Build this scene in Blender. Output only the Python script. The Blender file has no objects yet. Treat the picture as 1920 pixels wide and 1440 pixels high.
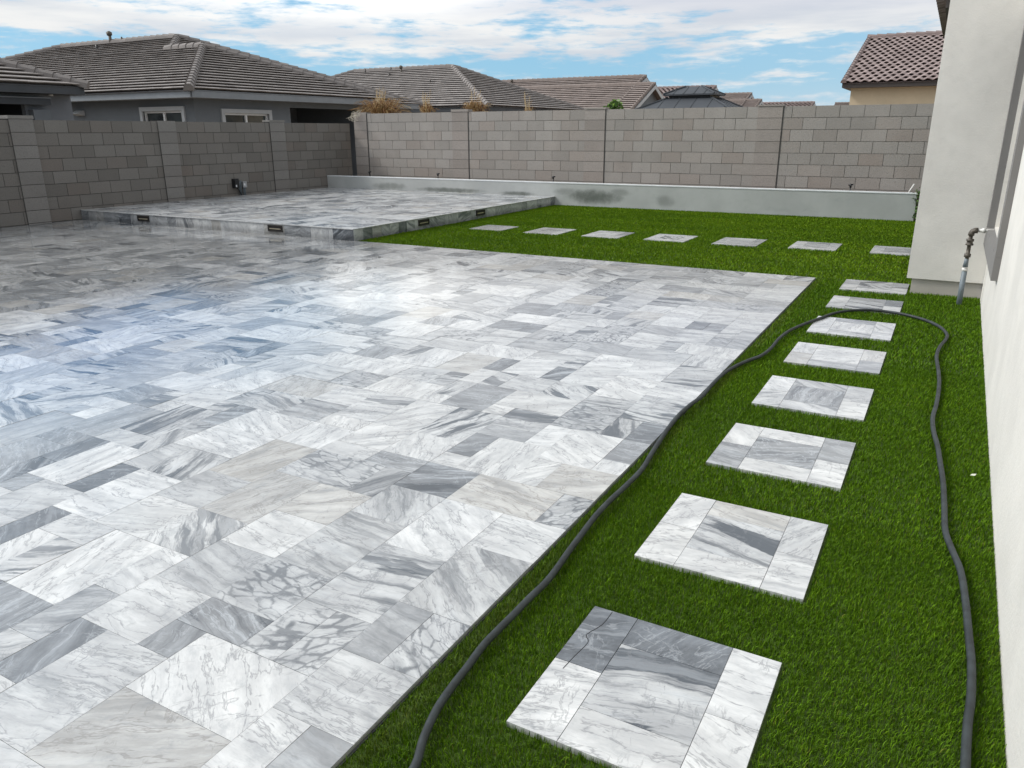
import bpy, math, random
import numpy as np
from mathutils import Vector, Matrix, Quaternion
random.seed(7)
RNG = np.random.default_rng(11)
SC = bpy.context.scene
COL = SC.collection
R_ = math.radians

# ------------------------------------------------------------------ camera
cam = bpy.data.cameras.new("camera"); co = bpy.data.objects.new("camera", cam); COL.objects.link(co)
yw, pt, ro = R_(29.07446), R_(18.14594), R_(-0.19545)
fw = Vector((-math.sin(yw) * math.cos(pt), math.cos(yw) * math.cos(pt), -math.sin(pt)))
r0 = Vector((math.cos(yw), math.sin(yw), 0)); u0 = r0.cross(fw)
rr = math.cos(ro) * r0 + math.sin(ro) * u0; uu = -math.sin(ro) * r0 + math.cos(ro) * u0
m = Matrix((rr, uu, -fw)).transposed().to_4x4(); m.translation = (0, 0, 1.5)
co.matrix_world = m
cam.sensor_width = 36; cam.lens = 1441.947 / 1920 * 36; cam.clip_start = .05; cam.clip_end = 2000
SC.camera = co

# ------------------------------------------------------------------ exposure, sun, sky
SC.view_settings.view_transform = 'Standard'; SC.view_settings.look = 'None'
SC.view_settings.exposure = -0.05; SC.view_settings.gamma = 1
SUN_EL, SUN_AZ = R_(42), R_(-110)
sd = Vector((math.sin(SUN_AZ) * math.cos(SUN_EL), math.cos(SUN_AZ) * math.cos(SUN_EL), math.sin(SUN_EL)))
sl = bpy.data.lights.new("sun", 'SUN'); sl.energy = 2.5; sl.angle = R_(12); sl.color = (1, .965, .91)
so = bpy.data.objects.new("sun", sl); COL.objects.link(so)
so.rotation_euler = sd.to_track_quat('Z', 'Y').to_euler(); so.location = sd * 60


class NT:
    """small helper for node trees"""
    def __init__(s, tree): s.t = tree
    def n(s, typ, props=None, **ins):
        nd = s.t.nodes.new(typ)
        for k, v in (props or {}).items(): setattr(nd, k, v)
        for k, v in ins.items():
            key = int(k[1:]) if k[0] == 'i' and k[1:].isdigit() else k.replace('_', ' ')
            sock = nd.inputs[key]
            if isinstance(v, bpy.types.NodeSocket): s.t.links.new(v, sock)
            else: sock.default_value = v
        return nd
    def math(s, op, a, b=0.0, c=None, clamp=False):
        nd = s.t.nodes.new('ShaderNodeMath'); nd.operation = op; nd.use_clamp = clamp
        for i, v in enumerate((a, b) if c is None else (a, b, c)):
            if isinstance(v, bpy.types.NodeSocket): s.t.links.new(v, nd.inputs[i])
            else: nd.inputs[i].default_value = v
        return nd.outputs[0]
    def mix(s, f, a, b, blend='MIX'):
        nd = s.t.nodes.new('ShaderNodeMix'); nd.data_type = 'RGBA'; nd.blend_type = blend
        for i, v in ((0, f), (6, a), (7, b)):
            if isinstance(v, bpy.types.NodeSocket): s.t.links.new(v, nd.inputs[i])
            elif i == 0: nd.inputs[i].default_value = v
            else: nd.inputs[i].default_value = (v[0], v[1], v[2], 1)
        return nd.outputs[2]
    def ss(s, v, a, b, lo=0.0, hi=1.0):
        nd = s.t.nodes.new('ShaderNodeMapRange'); nd.interpolation_type = 'SMOOTHSTEP'
        s.t.links.new(v, nd.inputs[0]); nd.inputs[1].default_value = a; nd.inputs[2].default_value = b
        nd.inputs[3].default_value = lo; nd.inputs[4].default_value = hi
        return nd.outputs[0]
    def noise(s, vec, scale, detail=3, rough=.55, dist=0.0, dims='3D'):
        nd = s.t.nodes.new('ShaderNodeTexNoise'); nd.noise_dimensions = dims
        if vec is not None: s.t.links.new(vec, nd.inputs['Vector'])
        nd.inputs['Scale'].default_value = scale; nd.inputs['Detail'].default_value = detail
        nd.inputs['Roughness'].default_value = rough; nd.inputs['Distortion'].default_value = dist
        return nd.outputs['Fac']
    def xyz(s, x, y, z=0.0):
        nd = s.t.nodes.new('ShaderNodeCombineXYZ')
        for i, v in enumerate((x, y, z)):
            if isinstance(v, bpy.types.NodeSocket): s.t.links.new(v, nd.inputs[i])
            else: nd.inputs[i].default_value = v
        return nd.outputs[0]
    def sep(s, v):
        nd = s.t.nodes.new('ShaderNodeSeparateXYZ'); s.t.links.new(v, nd.inputs[0]); return nd.outputs
    def mapping(s, v, scale=(1, 1, 1), loc=(0, 0, 0), rot=(0, 0, 0)):
        nd = s.t.nodes.new('ShaderNodeMapping'); s.t.links.new(v, nd.inputs[0])
        nd.inputs['Scale'].default_value = scale; nd.inputs['Location'].default_value = loc
        nd.inputs['Rotation'].default_value = rot; return nd.outputs[0]


# --- the sky: Nishita air with a broken sheet of cloud, laid out by compass direction and height
W = bpy.data.worlds.new("World"); SC.world = W; W.use_nodes = True
W.node_tree.nodes.clear(); w = NT(W.node_tree)
sky = w.n('ShaderNodeTexSky', dict(sky_type='NISHITA', sun_disc=False, sun_elevation=SUN_EL, sun_rotation=SUN_AZ, air_density=1.0, dust_density=0.6, ozone_density=1.5))
gen = w.n('ShaderNodeTexCoord').outputs['Generated']
dx, dy, dz = w.sep(gen)
az = w.math('ARCTAN2', dx, dy)
el = w.math('ARCSINE', dz)
eld = w.math('MULTIPLY', el, 57.2958)
fr = w.math('DIVIDE', eld, 40.0, clamp=True)
bias = w.n('ShaderNodeValToRGB', Fac=fr)
cr = bias.color_ramp
pts = [(0, .40), (2.2, .40), (3.6, .37), (5.0, .42), (5.9, .55), (7.0, .64), (9.5, .69), (13, .66), (20, .62), (40, .62)]
while len(cr.elements) < len(pts): cr.elements.new(.5)
for e, (p, v) in zip(cr.elements, pts): e.position = p / 40; e.color = (v, v, v, 1)
bias = bias.outputs[0]
warp = w.noise(w.xyz(w.math('MULTIPLY', az, 6.0), w.math('MULTIPLY', el, 22.0), 3.1), 1.0, 3)
cv = w.xyz(w.math('ADD', w.math('MULTIPLY', az, 7.0), w.math('MULTIPLY', warp, .5)), w.math('ADD', w.math('MULTIPLY', el, 46.0), w.math('MULTIPLY', warp, .9)), 5.3)
n1 = w.noise(cv, 1.0, 9, .62)
n2 = w.noise(w.xyz(w.math('MULTIPLY', az, 16.0), w.math('MULTIPLY', el, 70.0), 1.7), 1.0, 8, .6)
# a clear gap high on the left and a bright thin place beside it
def blob(azd, eldg, ra, re):
    a = w.math('DIVIDE', w.math('SUBTRACT', az, R_(azd)), R_(ra)); b = w.math('DIVIDE', w.math('SUBTRACT', el, R_(eldg)), R_(re))
    d2 = w.math('ADD', w.math('MULTIPLY', a, a), w.math('MULTIPLY', b, b))
    return w.math('EXPONENT', w.math('MULTIPLY', d2, -1.0))
hole = blob(-59, 13.2, 13, 3.0)
glow = blob(-42, 11.4, 12, 2.8)
east = w.ss(az, -.75, -.05)
cov = w.math('ADD', w.math('SUBTRACT', w.math('ADD', n1, bias), w.math('MULTIPLY', hole, 1.1)), w.math('MULTIPLY', east, .05))
cov = w.math('ADD', cov, w.math('MULTIPLY', w.math('SUBTRACT', n2, .5), .6))
cov = w.ss(cov, .92, 1.13)
thick = w.ss(w.noise(w.xyz(w.math('MULTIPLY', az, 4.0), w.math('MULTIPLY', el, 30.0), 9.0), 1.0, 5), .36, .64)
grey = w.math('MULTIPLY', w.math('MULTIPLY', w.ss(az, -.85, -.2), w.ss(eld, 6.0, 9.5)), w.ss(eld, 22.0, 12.0))
ccol = w.mix(thick, (7.6, 8.0, 8.6), (10.4, 10.3, 10.1))
ccol = w.mix(grey, ccol, (6.9, 7.2, 8.4))
ccol = w.mix(glow, ccol, (28, 27.4, 26))
base = w.mix(.62, sky.outputs[0], (3.3, 7.6, 11.2))
base = w.mix(hole, base, (1.5, 4.2, 9.6))
haze = w.ss(eld, 0.0, 4.0, .42, 0.0)
haze = w.math('ADD', haze, w.math('MULTIPLY', w.ss(az, -.5, -.05), .18))
base = w.mix(haze, base, (7.3, 8.6, 9.4))
skyc = w.mix(w.math('MULTIPLY', cov, .95), base, ccol)
# overcast sheet grows brighter towards the veiled sun
toward = w.n('ShaderNodeVectorMath', dict(operation='DOT_PRODUCT')); W.node_tree.links.new(gen, toward.inputs[0]); toward.inputs[1].default_value = sd
lit = w.ss(toward.outputs['Value'], .55, 1.0, 1.0, 2.8)
skyc = w.mix(1.0, skyc, w.n('ShaderNodeCombineColor', Red=lit, Green=lit, Blue=lit).outputs[0], 'MULTIPLY')
bg = w.n('ShaderNodeBackground', Color=skyc, Strength=.092)
out = w.n('ShaderNodeOutputWorld', Surface=bg.outputs[0])


# ------------------------------------------------------------------ materials
def new_mat(name):
    mt = bpy.data.materials.new(name); mt.use_nodes = True; mt.node_tree.nodes.clear()
    t = NT(mt.node_tree)
    b = t.n('ShaderNodeBsdfPrincipled'); t.n('ShaderNodeOutputMaterial', Surface=b.outputs[0])
    t.b = b; t.m = mt
    return t
def setb(t, **k):
    for a, v in k.items():
        s = t.b.inputs[a.replace('_', ' ')]
        if isinstance(v, bpy.types.NodeSocket): t.t.links.new(v, s)
        else: s.default_value = v
    return t.m
def bump(t, h, strength=.3, dist=.01):
    b = t.n('ShaderNodeBump', Strength=strength, Distance=dist, Height=h); t.t.links.new(b.outputs[0], t.b.inputs['Normal'])
def obj_co(t): return t.n('ShaderNodeTexCoord').outputs['Object']
def attr(t, n='tone'): return t.n('ShaderNodeVertexColor', dict(layer_name=n))

def simple(name, col, rough=.6, var=.12, scale=6, metal=0.0, bumpy=0.0, bscale=60):
    t = new_mat(name); c = obj_co(t)
    f = t.ss(t.noise(c, scale, 5, .6), .3, .7)
    a = tuple(x * (1 - var) for x in col); b = tuple(min(1, x * (1 + var)) for x in col)
    if bumpy: bump(t, t.noise(c, bscale, 4, .6), bumpy, .004)
    return setb(t, Base_Color=t.mix(f, a, b), Roughness=rough, Metallic=metal)

def marble(name):
    """per tile colour attribute: r darkness, g streaks, b breccia, a warmth; UV already turned and shifted per tile"""
    t = new_mat(name)
    uv = t.mapping(t.n('ShaderNodeUVMap', dict(uv_map='UVMap')).outputs[0], (1.6, 1.6, 1.6))
    at = attr(t); r, g, b = [t.n('ShaderNodeSeparateColor', Color=at.outputs[0]).outputs[i] for i in range(3)]
    a = at.outputs['Alpha']
    wn = t.n('ShaderNodeTexNoise', Vector=uv, Scale=3.2, Detail=4.0, Roughness=.55)
    wv = t.n('ShaderNodeVectorMath', dict(operation='SCALE')); t.t.links.new(wn.outputs['Color'], wv.inputs[0]); wv.inputs['Scale'].default_value = .11
    wa = t.n('ShaderNodeVectorMath', dict(operation='ADD')); t.t.links.new(uv, wa.inputs[0]); t.t.links.new(wv.outputs[0], wa.inputs[1]); wu = wa.outputs[0]
    # clouded base, drawn out along the bedding
    cl = t.ss(t.noise(t.mapping(wu, (2.0, 5.5, 1)), 1.0, 8, .66), .34, .68)
    grain = t.noise(uv, 130, 3, .7)
    white = t.mix(cl, (.48, .48, .48), (.675, .672, .66))
    white = t.mix(t.math('MULTIPLY', a, .8), white, t.mix(cl, (.38, .355, .315), (.57, .545, .50)))
    dark = t.mix(cl, (.060, .068, .080), (.15, .165, .185))
    mott = t.noise(t.mapping(uv, (6, 10, 1)), 1.0, 8, .72)
    white = t.mix(t.ss(mott, .50, .70, 0, .55), white, (.33, .34, .35))
    scr = t.noise(t.mapping(wu, (18, 110, 1)), 1.0, 3, .6)
    white = t.mix(t.ss(scr, .52, .72, 0, .35), white, (.36, .37, .38))
    dark = t.mix(t.ss(mott, .42, .62, 0, .6), dark, (.045, .05, .058))
    col = t.mix(r, white, dark)
    # long streaks
    s1 = t.noise(t.mapping(wu, (1.1, 11, 1)), 1.0, 8, .64)
    s2 = t.noise(t.mapping(wu, (1.5, 38, 1), (3, 7, 0)), 1.0, 6, .66)
    s3 = t.noise(t.mapping(wu, (.7, 4.2, 1), (9, 1, 0)), 1.0, 6, .6)
    st = t.math('ADD', t.math('MULTIPLY', t.ss(s1, .49, .64), .75), t.math('MULTIPLY', t.ss(s2, .54, .70), .4))
    st = t.math('ADD', st, t.math('MULTIPLY', t.ss(s3, .535, .575), t.math('MULTIPLY', t.math('MULTIPLY', g, g), .95)), clamp=True)
    col = t.mix(t.math('MULTIPLY', st, g), col, t.mix(r, (.10, .112, .127), (.032, .036, .043)))
    # pale streaks in dark stones
    col = t.mix(t.math('MULTIPLY', t.math('MULTIPLY', t.ss(s1, .46, .36), g), t.math('MULTIPLY', r, .75)), col, (.50, .525, .55))
    # fine veins: ridges of a noise drawn out along the bedding, and a few crossing ones
    v1 = t.math('ABSOLUTE', t.math('SUBTRACT', t.noise(t.mapping(wu, (1.3, 6.0, 1), (11, 2, 0)), 1.0, 6, .6), .5))
    v2 = t.math('ABSOLUTE', t.math('SUBTRACT', t.noise(t.mapping(wu, (7, 2.4, 1), (1, 21, 0)), 1.0, 7, .62), .5))
    patch = t.ss(t.noise(uv, 3.5, 3), .46, .62)
    ve = t.math('MAXIMUM', t.math('MULTIPLY', t.ss(v1, .016, .0), .7), t.math('MULTIPLY', t.math('MULTIPLY', t.ss(v2, .020, .0), .7), patch))
    vc = t.mix(t.ss(r, .45, .6), (.17, .175, .185), (.50, .52, .54))
    vc = t.mix(t.math('MULTIPLY', a, .6), vc, (.22, .18, .14))
    col = t.mix(t.math('MULTIPLY', ve, t.ss(r, .5, .8, .8, .38)), col, vc)
    # breccia: pale lumps in a dark net, fading out across the slab
    vo = t.n('ShaderNodeTexVoronoi', dict(feature='DISTANCE_TO_EDGE'), Vector=t.mapping(wu, (7, 15, 1)), Scale=1.0)
    bp = t.ss(t.noise(uv, 1.8, 4, .6), .38, .52)
    net = t.ss(t.math('ADD', vo.outputs['Distance'], t.math('MULTIPLY', t.math('SUBTRACT', t.noise(wu, 6, 5, .65), .45), .7)), .17, .03)
    col = t.mix(t.math('MULTIPLY', t.math('MULTIPLY', net, b), t.math('MULTIPLY', bp, .85)), col, (.08, .088, .10))
    col = t.mix(t.math('MULTIPLY', t.ss(grain, .58, .75), .18), col, (.30, .30, .31))
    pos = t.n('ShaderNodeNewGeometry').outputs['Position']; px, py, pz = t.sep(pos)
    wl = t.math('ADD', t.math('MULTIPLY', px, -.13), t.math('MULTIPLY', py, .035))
    left_mask = t.ss(t.math('ADD', wl, t.math('MULTIPLY', t.noise(pos, .9, 5, .62), .9)), 1.25, 1.75)  # mask: slabs get darker and smoother towards the far left, broken by noise
    left_mask = t.math('MULTIPLY', left_mask, t.ss(pz, .1, .02, .25, 1.0))
    left_mul = t.math('SUBTRACT', 1.0, t.math('MULTIPLY', left_mask, .38))
    col = t.mix(1.0, col, t.n('ShaderNodeCombineColor', Red=left_mul, Green=left_mul, Blue=left_mul).outputs[0], 'MULTIPLY')
    rough = t.math('ADD', t.math('MULTIPLY', t.noise(uv, 7, 4), .10), t.math('ADD', t.math('SUBTRACT', .085, t.math('MULTIPLY', left_mask, .045)), t.ss(pz, .05, .1, 0, .12)))
    bump(t, t.math('ADD', t.noise(uv, 22, 3), t.math('MULTIPLY', ve, -.4)), .10, .0015)
    return setb(t, Base_Color=col, Roughness=rough, IOR=1.5)

def blocks(name, c0, c1, stain=.25):
    t = new_mat(name); at = attr(t); c = obj_co(t)
    tone = t.n('ShaderNodeSeparateColor', Color=at.outputs[0]).outputs
    col = t.mix(tone[0], c0, c1)
    col = t.mix(t.math('MULTIPLY', tone[1], .5), col, tuple(x * y for x, y in zip(c0, (1.08, .93, .86))))
    f = t.noise(c, 55, 5, .75)
    col = t.mix(t.ss(f, .42, .72, 0, .45), col, tuple(x * .62 for x in c0))
    st = t.ss(t.noise(t.mapping(c, (1.3, 1.3, .8)), 1.0, 6, .62), .45, .75)
    col = t.mix(t.math('MULTIPLY', st, stain), col, tuple(x * 1.55 for x in c1))
    pit = t.ss(t.noise(c, 34, 3, .8), .62, .72, 0, .55); col = t.mix(pit, col, tuple(x * .5 for x in c0))
    bump(t, t.math('SUBTRACT', t.math('ADD', f, t.math('MULTIPLY', t.noise(c, 160, 2), .6)), pit), .7, .006)
    return setb(t, Base_Color=col, Roughness=.93)

def stucco(name, col, var=.06, b=.35, stains=()):
    t = new_mat(name); c = obj_co(t)
    f = t.ss(t.noise(c, 1.7, 6, .6), .3, .7)
    cc = t.mix(f, tuple(x * (1 - var) for x in col), tuple(min(.95, x * (1 + var)) for x in col))
    cc = t.mix(t.ss(t.noise(c, 9, 5, .65), .5, .75, 0, .3), cc, tuple(x * (1 - 2.2 * var) for x in col))
    if stains:
        p = t.n('ShaderNodeNewGeometry').outputs['Position']; px, py, pz = t.sep(p); tot = None
        wob = t.math('MULTIPLY', t.math('SUBTRACT', t.noise(p, 6, 5, .65), .5), 1.8)
        for (sx, sz, rx, rz, k) in stains:
            a = t.math('DIVIDE', t.math('SUBTRACT', px, sx), rx); d = t.math('DIVIDE', t.math('SUBTRACT', pz, sz), rz)
            q = t.math('ADD', t.math('ADD', t.math('MULTIPLY', a, a), t.math('MULTIPLY', d, d)), wob)
            q = t.ss(q, 1.5, -.2, 0, k); tot = q if tot is None else t.math('MAXIMUM', tot, q)
        cc = t.mix(tot, cc, (.075, .085, .07))
        blot = t.ss(t.noise(t.mapping(p, (2.2, 2.2, 5)), 1.0, 6, .7), .55, .72, 0, .16)
        cc = t.mix(blot, cc, (.17, .19, .18))
    h = t.math('ADD', t.noise(c, 70, 4, .6), t.math('MULTIPLY', t.noise(c, 14, 3), .8))
    bump(t, h, b, .004)
    return setb(t, Base_Color=cc, Roughness=.9)

def tiles_mat(name, c0, c1):
    t = new_mat(name); at = attr(t); c = obj_co(t)
    tone = t.n('ShaderNodeSeparateColor', Color=at.outputs[0]).outputs
    col = t.mix(tone[0], c0, c1)
    col = t.mix(t.ss(t.noise(c, 2.2, 6, .7), .45, .72, 0, .35), col, tuple(x * .7 for x in c0))
    col = t.mix(t.ss(t.noise(c, 18, 4, .7), .6, .8, 0, .4), col, tuple(min(1, x * 1.35) for x in c1))
    return setb(t, Base_Color=col, Roughness=.85)

def grass_mat():
    t = new_mat('turf_blades'); at = attr(t)
    p = t.n('ShaderNodeNewGeometry').outputs['Position']
    f = t.noise(t.mapping(p, (.5, 1.7, 1)), 1.0, 4, .6)
    col = t.mix(t.ss(f, .35, .68, 0, .55), at.outputs[0], (.075, .155, .006))
    return setb(t, Base_Color=col, Roughness=.62, Specular_IOR_Level=.12)

M = {}
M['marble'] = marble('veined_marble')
M['grout'] = simple('pale_grout', (.30, .30, .30), .9, .15, 12)
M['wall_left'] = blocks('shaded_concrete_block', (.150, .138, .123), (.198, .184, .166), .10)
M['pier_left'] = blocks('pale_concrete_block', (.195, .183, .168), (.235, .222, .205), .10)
M['wall_rear'] = blocks('taupe_concrete_block', (.285, .26, .235), (.345, .315, .287), .16)
M['pier_rear'] = blocks('taupe_pier_block', (.27, .237, .212), (.335, .297, .268), .14)
M['mortar'] = simple('mortar', (.205, .19, .172), .95, .15, 20)
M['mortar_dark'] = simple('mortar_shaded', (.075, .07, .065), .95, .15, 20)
M['house'] = stucco('cream_stucco', (.65, .62, .57), .075, .5)
M['house_base'] = stucco('beige_stem_wall', (.40, .37, .33), .06, .3)
M['planter'] = stucco('grey_green_stucco', (.40, .405, .39), .07, .45, stains=[(-6.55, .19, .62, .16, .85), (-8.4, .2, .42, .05, .8), (-10.2, .22, .9, .06, .8), (-11.9, .26, .5, .09, .55), (-5.0, .16, .2, .12, .45), (-7.2, .28, .3, .08, .4), (-6.0, .30, .25, .08, .4)])
M['coping'] = simple('pale_coping', (.60, .61, .61), .8, .08, 5, bumpy=.2)
M['soil'] = simple('planter_soil', (.12, .095, .07), .95, .3, 20, bumpy=.6)
M['dirt'] = simple('desert_dirt', (.30, .24, .18), .95, .2, 3, bumpy=.5)
M['turf_base'] = simple('turf_backing', (.040, .070, .008), .95, .35, 30, bumpy=.6)
M['blades'] = grass_mat()
M['edging'] = simple('dark_edging', (.035, .035, .036), .8, .3, 40)
M['hose'] = simple('black_hose_rubber', (.020, .025, .026), .6, .45, 14, bumpy=.15)
M['trim'] = stucco('taupe_window_trim', (.19, .18, .17), .05, .25)
M['vinyl'] = simple('almond_vinyl', (.62, .58, .50), .4, .04, 5)
M['white_vinyl'] = simple('white_vinyl', (.72, .72, .71), .4, .04, 5)
M['bronze'] = simple('dark_bronze', (.035, .030, .027), .45, .2, 8, .4)
M['black'] = simple('black_plastic', (.012, .012, .013), .45, .2, 8)
M['pipe_grey'] = simple('grey_conduit', (.14, .165, .18), .5, .12, 12)
M['pipe_steel'] = simple('weathered_steel_pipe', (.10, .085, .068), .55, .4, 45, .3, bumpy=.3)
M['pipe_white'] = simple('painted_pipe', (.62, .60, .56), .5, .12, 25)
M['steel'] = simple('galvanised_steel', (.42, .43, .44), .4, .15, 10, .7)
M['roofA'] = tiles_mat('grey_concrete_roof_tile', (.19, .168, .155), (.30, .268, .248))
M['roofC'] = tiles_mat('brown_concrete_roof_tile', (.20, .16, .14), (.29, .235, .21))
M['roofR'] = tiles_mat('brown_barrel_roof_tile', (.21, .158, .145), (.33, .255, .235))
M['fascia'] = simple('grey_fascia', (.225, .24, .255), .7, .06, 3)
M['fascia_dark'] = simple('dark_fascia', (.055, .060, .066), .7, .1, 3)
M['fascia_brown'] = simple('brown_fascia', (.055, .045, .040), .7, .1, 3)
M['greywall'] = stucco('slate_stucco', (.15, .163, .175), .06, .3)
M['greywall2'] = stucco('mid_grey_stucco', (.19, .20, .215), .06, .3)
M['beige'] = stucco('beige_stucco', (.52, .42, .29), .05, .3)
M['palewin'] = simple('pale_window_trim', (.45, .46, .465), .6, .05, 3)
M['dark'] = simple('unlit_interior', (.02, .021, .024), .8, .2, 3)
M['gazebo'] = simple('charcoal_metal_roof', (.040, .044, .050), .55, .12, 2, 0)
M['straw'] = None
t = new_mat('dry_straw'); M['straw'] = setb(t, Base_Color=attr(t).outputs[0], Roughness=.8)
t = new_mat('leaf_green'); M['leaf'] = setb(t, Base_Color=attr(t).outputs[0], Roughness=.55)
t = new_mat('window_glass')
M['glass'] = setb(t, Base_Color=t.mix(t.ss(t.noise(obj_co(t), 1.2, 3), .35, .65), (.018, .022, .024), (.06, .07, .07)), Roughness=.06, IOR=1.52)
t = new_mat('lamp_lens'); M['lens'] = setb(t, Base_Color=t.mix(t.noise(obj_co(t), 9), (.62, .52, .36), (.72, .64, .48)), Roughness=.3)


# ------------------------------------------------------------------ mesh helpers
class MB:
    def __init__(s): s.v = []; s.f = []; s.mi = []; s.col = []; s.uv = []
    def face(s, pts, mi=0, col=(.5, 0, 0, 0), uv=None):
        i = len(s.v); s.v.extend(tuple(p) for p in pts); s.f.append(tuple(range(i, i + len(pts)))); s.mi.append(mi)
        s.col.append(col); s.uv.append(uv)
    def box(s, x0, x1, y0, y1, z0, z1, mi=0, col=(.5, 0, 0, 0)):
        p = [(x, y, z) for z in (z0, z1) for y in (y0, y1) for x in (x0, x1)]
        for q in ((0, 2, 3, 1), (4, 5, 7, 6), (0, 1, 5, 4), (2, 6, 7, 3), (0, 4, 6, 2), (1, 3, 7, 5)):
            s.face([p[k] for k in q], mi, col)
    def tube(s, path, r, n=8, mi=0, col=(.5, 0, 0, 0), cap=True):
        P = [Vector(p) for p in path]; rings = []
        rad = r if isinstance(r, (list, tuple)) else [r] * len(P)
        d0 = (P[1] - P[0]).normalized(); ref = Vector((0, 0, 1)) if abs(d0.z) < .9 else Vector((1, 0, 0))
        a = d0.cross(ref).normalized()
        base = len(s.v)
        for i, p in enumerate(P):
            d = (P[min(i + 1, len(P) - 1)] - P[max(i - 1, 0)]).normalized()
            a = (a - d * a.dot(d)).normalized(); b = d.cross(a)
            for k in range(n):
                th = 2 * math.pi * k / n; s.v.append(tuple(p + (a * math.cos(th) + b * math.sin(th)) * rad[i]))
        for i in range(len(P) - 1):
            for k in range(n):
                q = (base + i * n + k, base + i * n + (k + 1) % n, base + (i + 1) * n + (k + 1) % n, base + (i + 1) * n + k)
                s.f.append(q); s.mi.append(mi); s.col.append(col); s.uv.append(None)
        if cap:
            for q in (tuple(base + k for k in range(n))[::-1], tuple(base + (len(P) - 1) * n + k for k in range(n))):
                s.f.append(q); s.mi.append(mi); s.col.append(col); s.uv.append(None)
    def build(s, name, mats, parent=None, smooth=False):
        me = bpy.data.meshes.new(name); me.from_pydata(s.v, [], s.f)
        for mm in (mats if isinstance(mats, (list, tuple)) else [mats]): me.materials.append(mm)
        me.polygons.foreach_set('material_index', s.mi)
        ca = me.color_attributes.new('tone', 'FLOAT_COLOR', 'CORNER')
        cc = np.concatenate([np.tile(np.array(c if len(c) == 4 else (*c, 1), np.float32), len(f)) for c, f in zip(s.col, s.f)])
        ca.data.foreach_set('color', cc)
        ul = me.uv_layers.new(name='UVMap')
        if any(u is not None for u in s.uv):
            arr = []
            for u, f in zip(s.uv, s.f):
                arr.extend(c for p in (u or [(0, 0)] * len(f)) for c in p)
            ul.data.foreach_set('uv', np.array(arr, np.float32))
        if smooth: me.polygons.foreach_set('use_smooth', [True] * len(me.polygons))
        me.update()
        o = bpy.data.objects.new(name, me); COL.objects.link(o)
        if parent is not None: o.parent = parent
        return o

def bevel(o, w=.006, seg=2):
    b = o.modifiers.new('bevel', 'BEVEL'); b.width = w; b.segments = seg; b.limit_method = 'ANGLE'; return o
def tag(o, label=None, cat=None, group=None, kind=None):
    for k, v in (('label', label), ('category', cat), ('group', group), ('kind', kind)):
        if v: o[k] = v
    return o
def empty(name, loc=(0, 0, 0)):
    o = bpy.data.objects.new(name, None); COL.objects.link(o); o.location = loc; o.empty_display_size = .2; return o

def tone(kind=None):
    """a random marble character"""
    k = kind or random.choices(['white', 'light', 'grey', 'dark', 'breccia', 'warm', 'bold'], [35, 22, 14, 5, 10, 11, 14])[0]
    u = random.uniform
    return {'white': (u(0, .15), u(.02, .42), 0, u(0, .25)), 'light': (u(.14, .36), u(.25, .9), 0, u(0, .2)),
            'grey': (u(.40, .66), u(.2, .8), u(0, .2), u(0, .15)), 'dark': (u(.66, .95), u(.1, .9), 0, u(0, .1)),
            'breccia': (u(.2, .45), u(.2, .6), u(.75, 1), 0), 'bold': (u(.18, .4), u(.9, 1.0), u(0, .3), u(0, .2)), 'warm': (u(.08, .36), u(.05, .4), 0, u(.6, 1)),
            'streak': (u(.22, .38), 1.0, 0, 0)}[k]

def tile(mb, P, u0, v0, u1, v1, depth, gap=.002, col=None, tilt=.0006, mi=0):
    """one slab on the surface P(u, v, w)"""
    g = gap / 2; u0 += g; v0 += g; u1 -= g; v1 -= g
    if u1 - u0 < .004 or v1 - v0 < .004: return
    col = col or tone(); a = random.uniform(0, 2 * math.pi) if random.random() < .6 else random.choice((0, .3, -.3)) + random.gauss(0, .15)
    ox, oy = random.uniform(-60, 60), random.uniform(-60, 60); ca, sa = math.cos(a), math.sin(a)
    T = lambda u, v: (ca * (u - u0) - sa * (v - v0) + ox, sa * (u - u0) + ca * (v - v0) + oy)
    q = [(u0, v0), (u1, v0), (u1, v1), (u0, v1)]
    ta, tb, tc = (random.uniform(-tilt, tilt) for _ in range(3))
    w = [tc, tc + ta, tc + ta + tb, tc + tb]
    top = [P(u, v, x) for (u, v), x in zip(q, w)]; bot = [P(u, v, -depth) for u, v in q]
    uvs = [T(*p) for p in q]
    mb.face(top, mi, col, uvs)
    for i in range(4):
        j = (i + 1) % 4
        mb.face([top[i], bot[i], bot[j], top[j]], mi, col, [uvs[i], uvs[i], uvs[j], uvs[j]])

def ashlar(w, h, sizes):
    """random packing of a w x h grid of cells; yields (i, j, di, dj)"""
    occ = np.zeros((h, w), bool)
    for j in range(h):
        for i in range(w):
            if occ[j, i]: continue
            ss = sizes[:]; random.shuffle(ss); ss.sort(key=lambda s: -random.random() * s[2])
            for (a, b, _) in ss + [(1, 1, 1)]:
                if i + a <= w and j + b <= h and not occ[j:j + b, i:i + a].any():
                    occ[j:j + b, i:i + a] = True; yield i, j, a, b; break
SIZES = [(3, 3, .75), (2, 3, 1.35), (3, 2, 1.35), (2, 2, 1.4), (1, 2, 1.1), (2, 1, 1.1), (1, 1, .65)]

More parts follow.
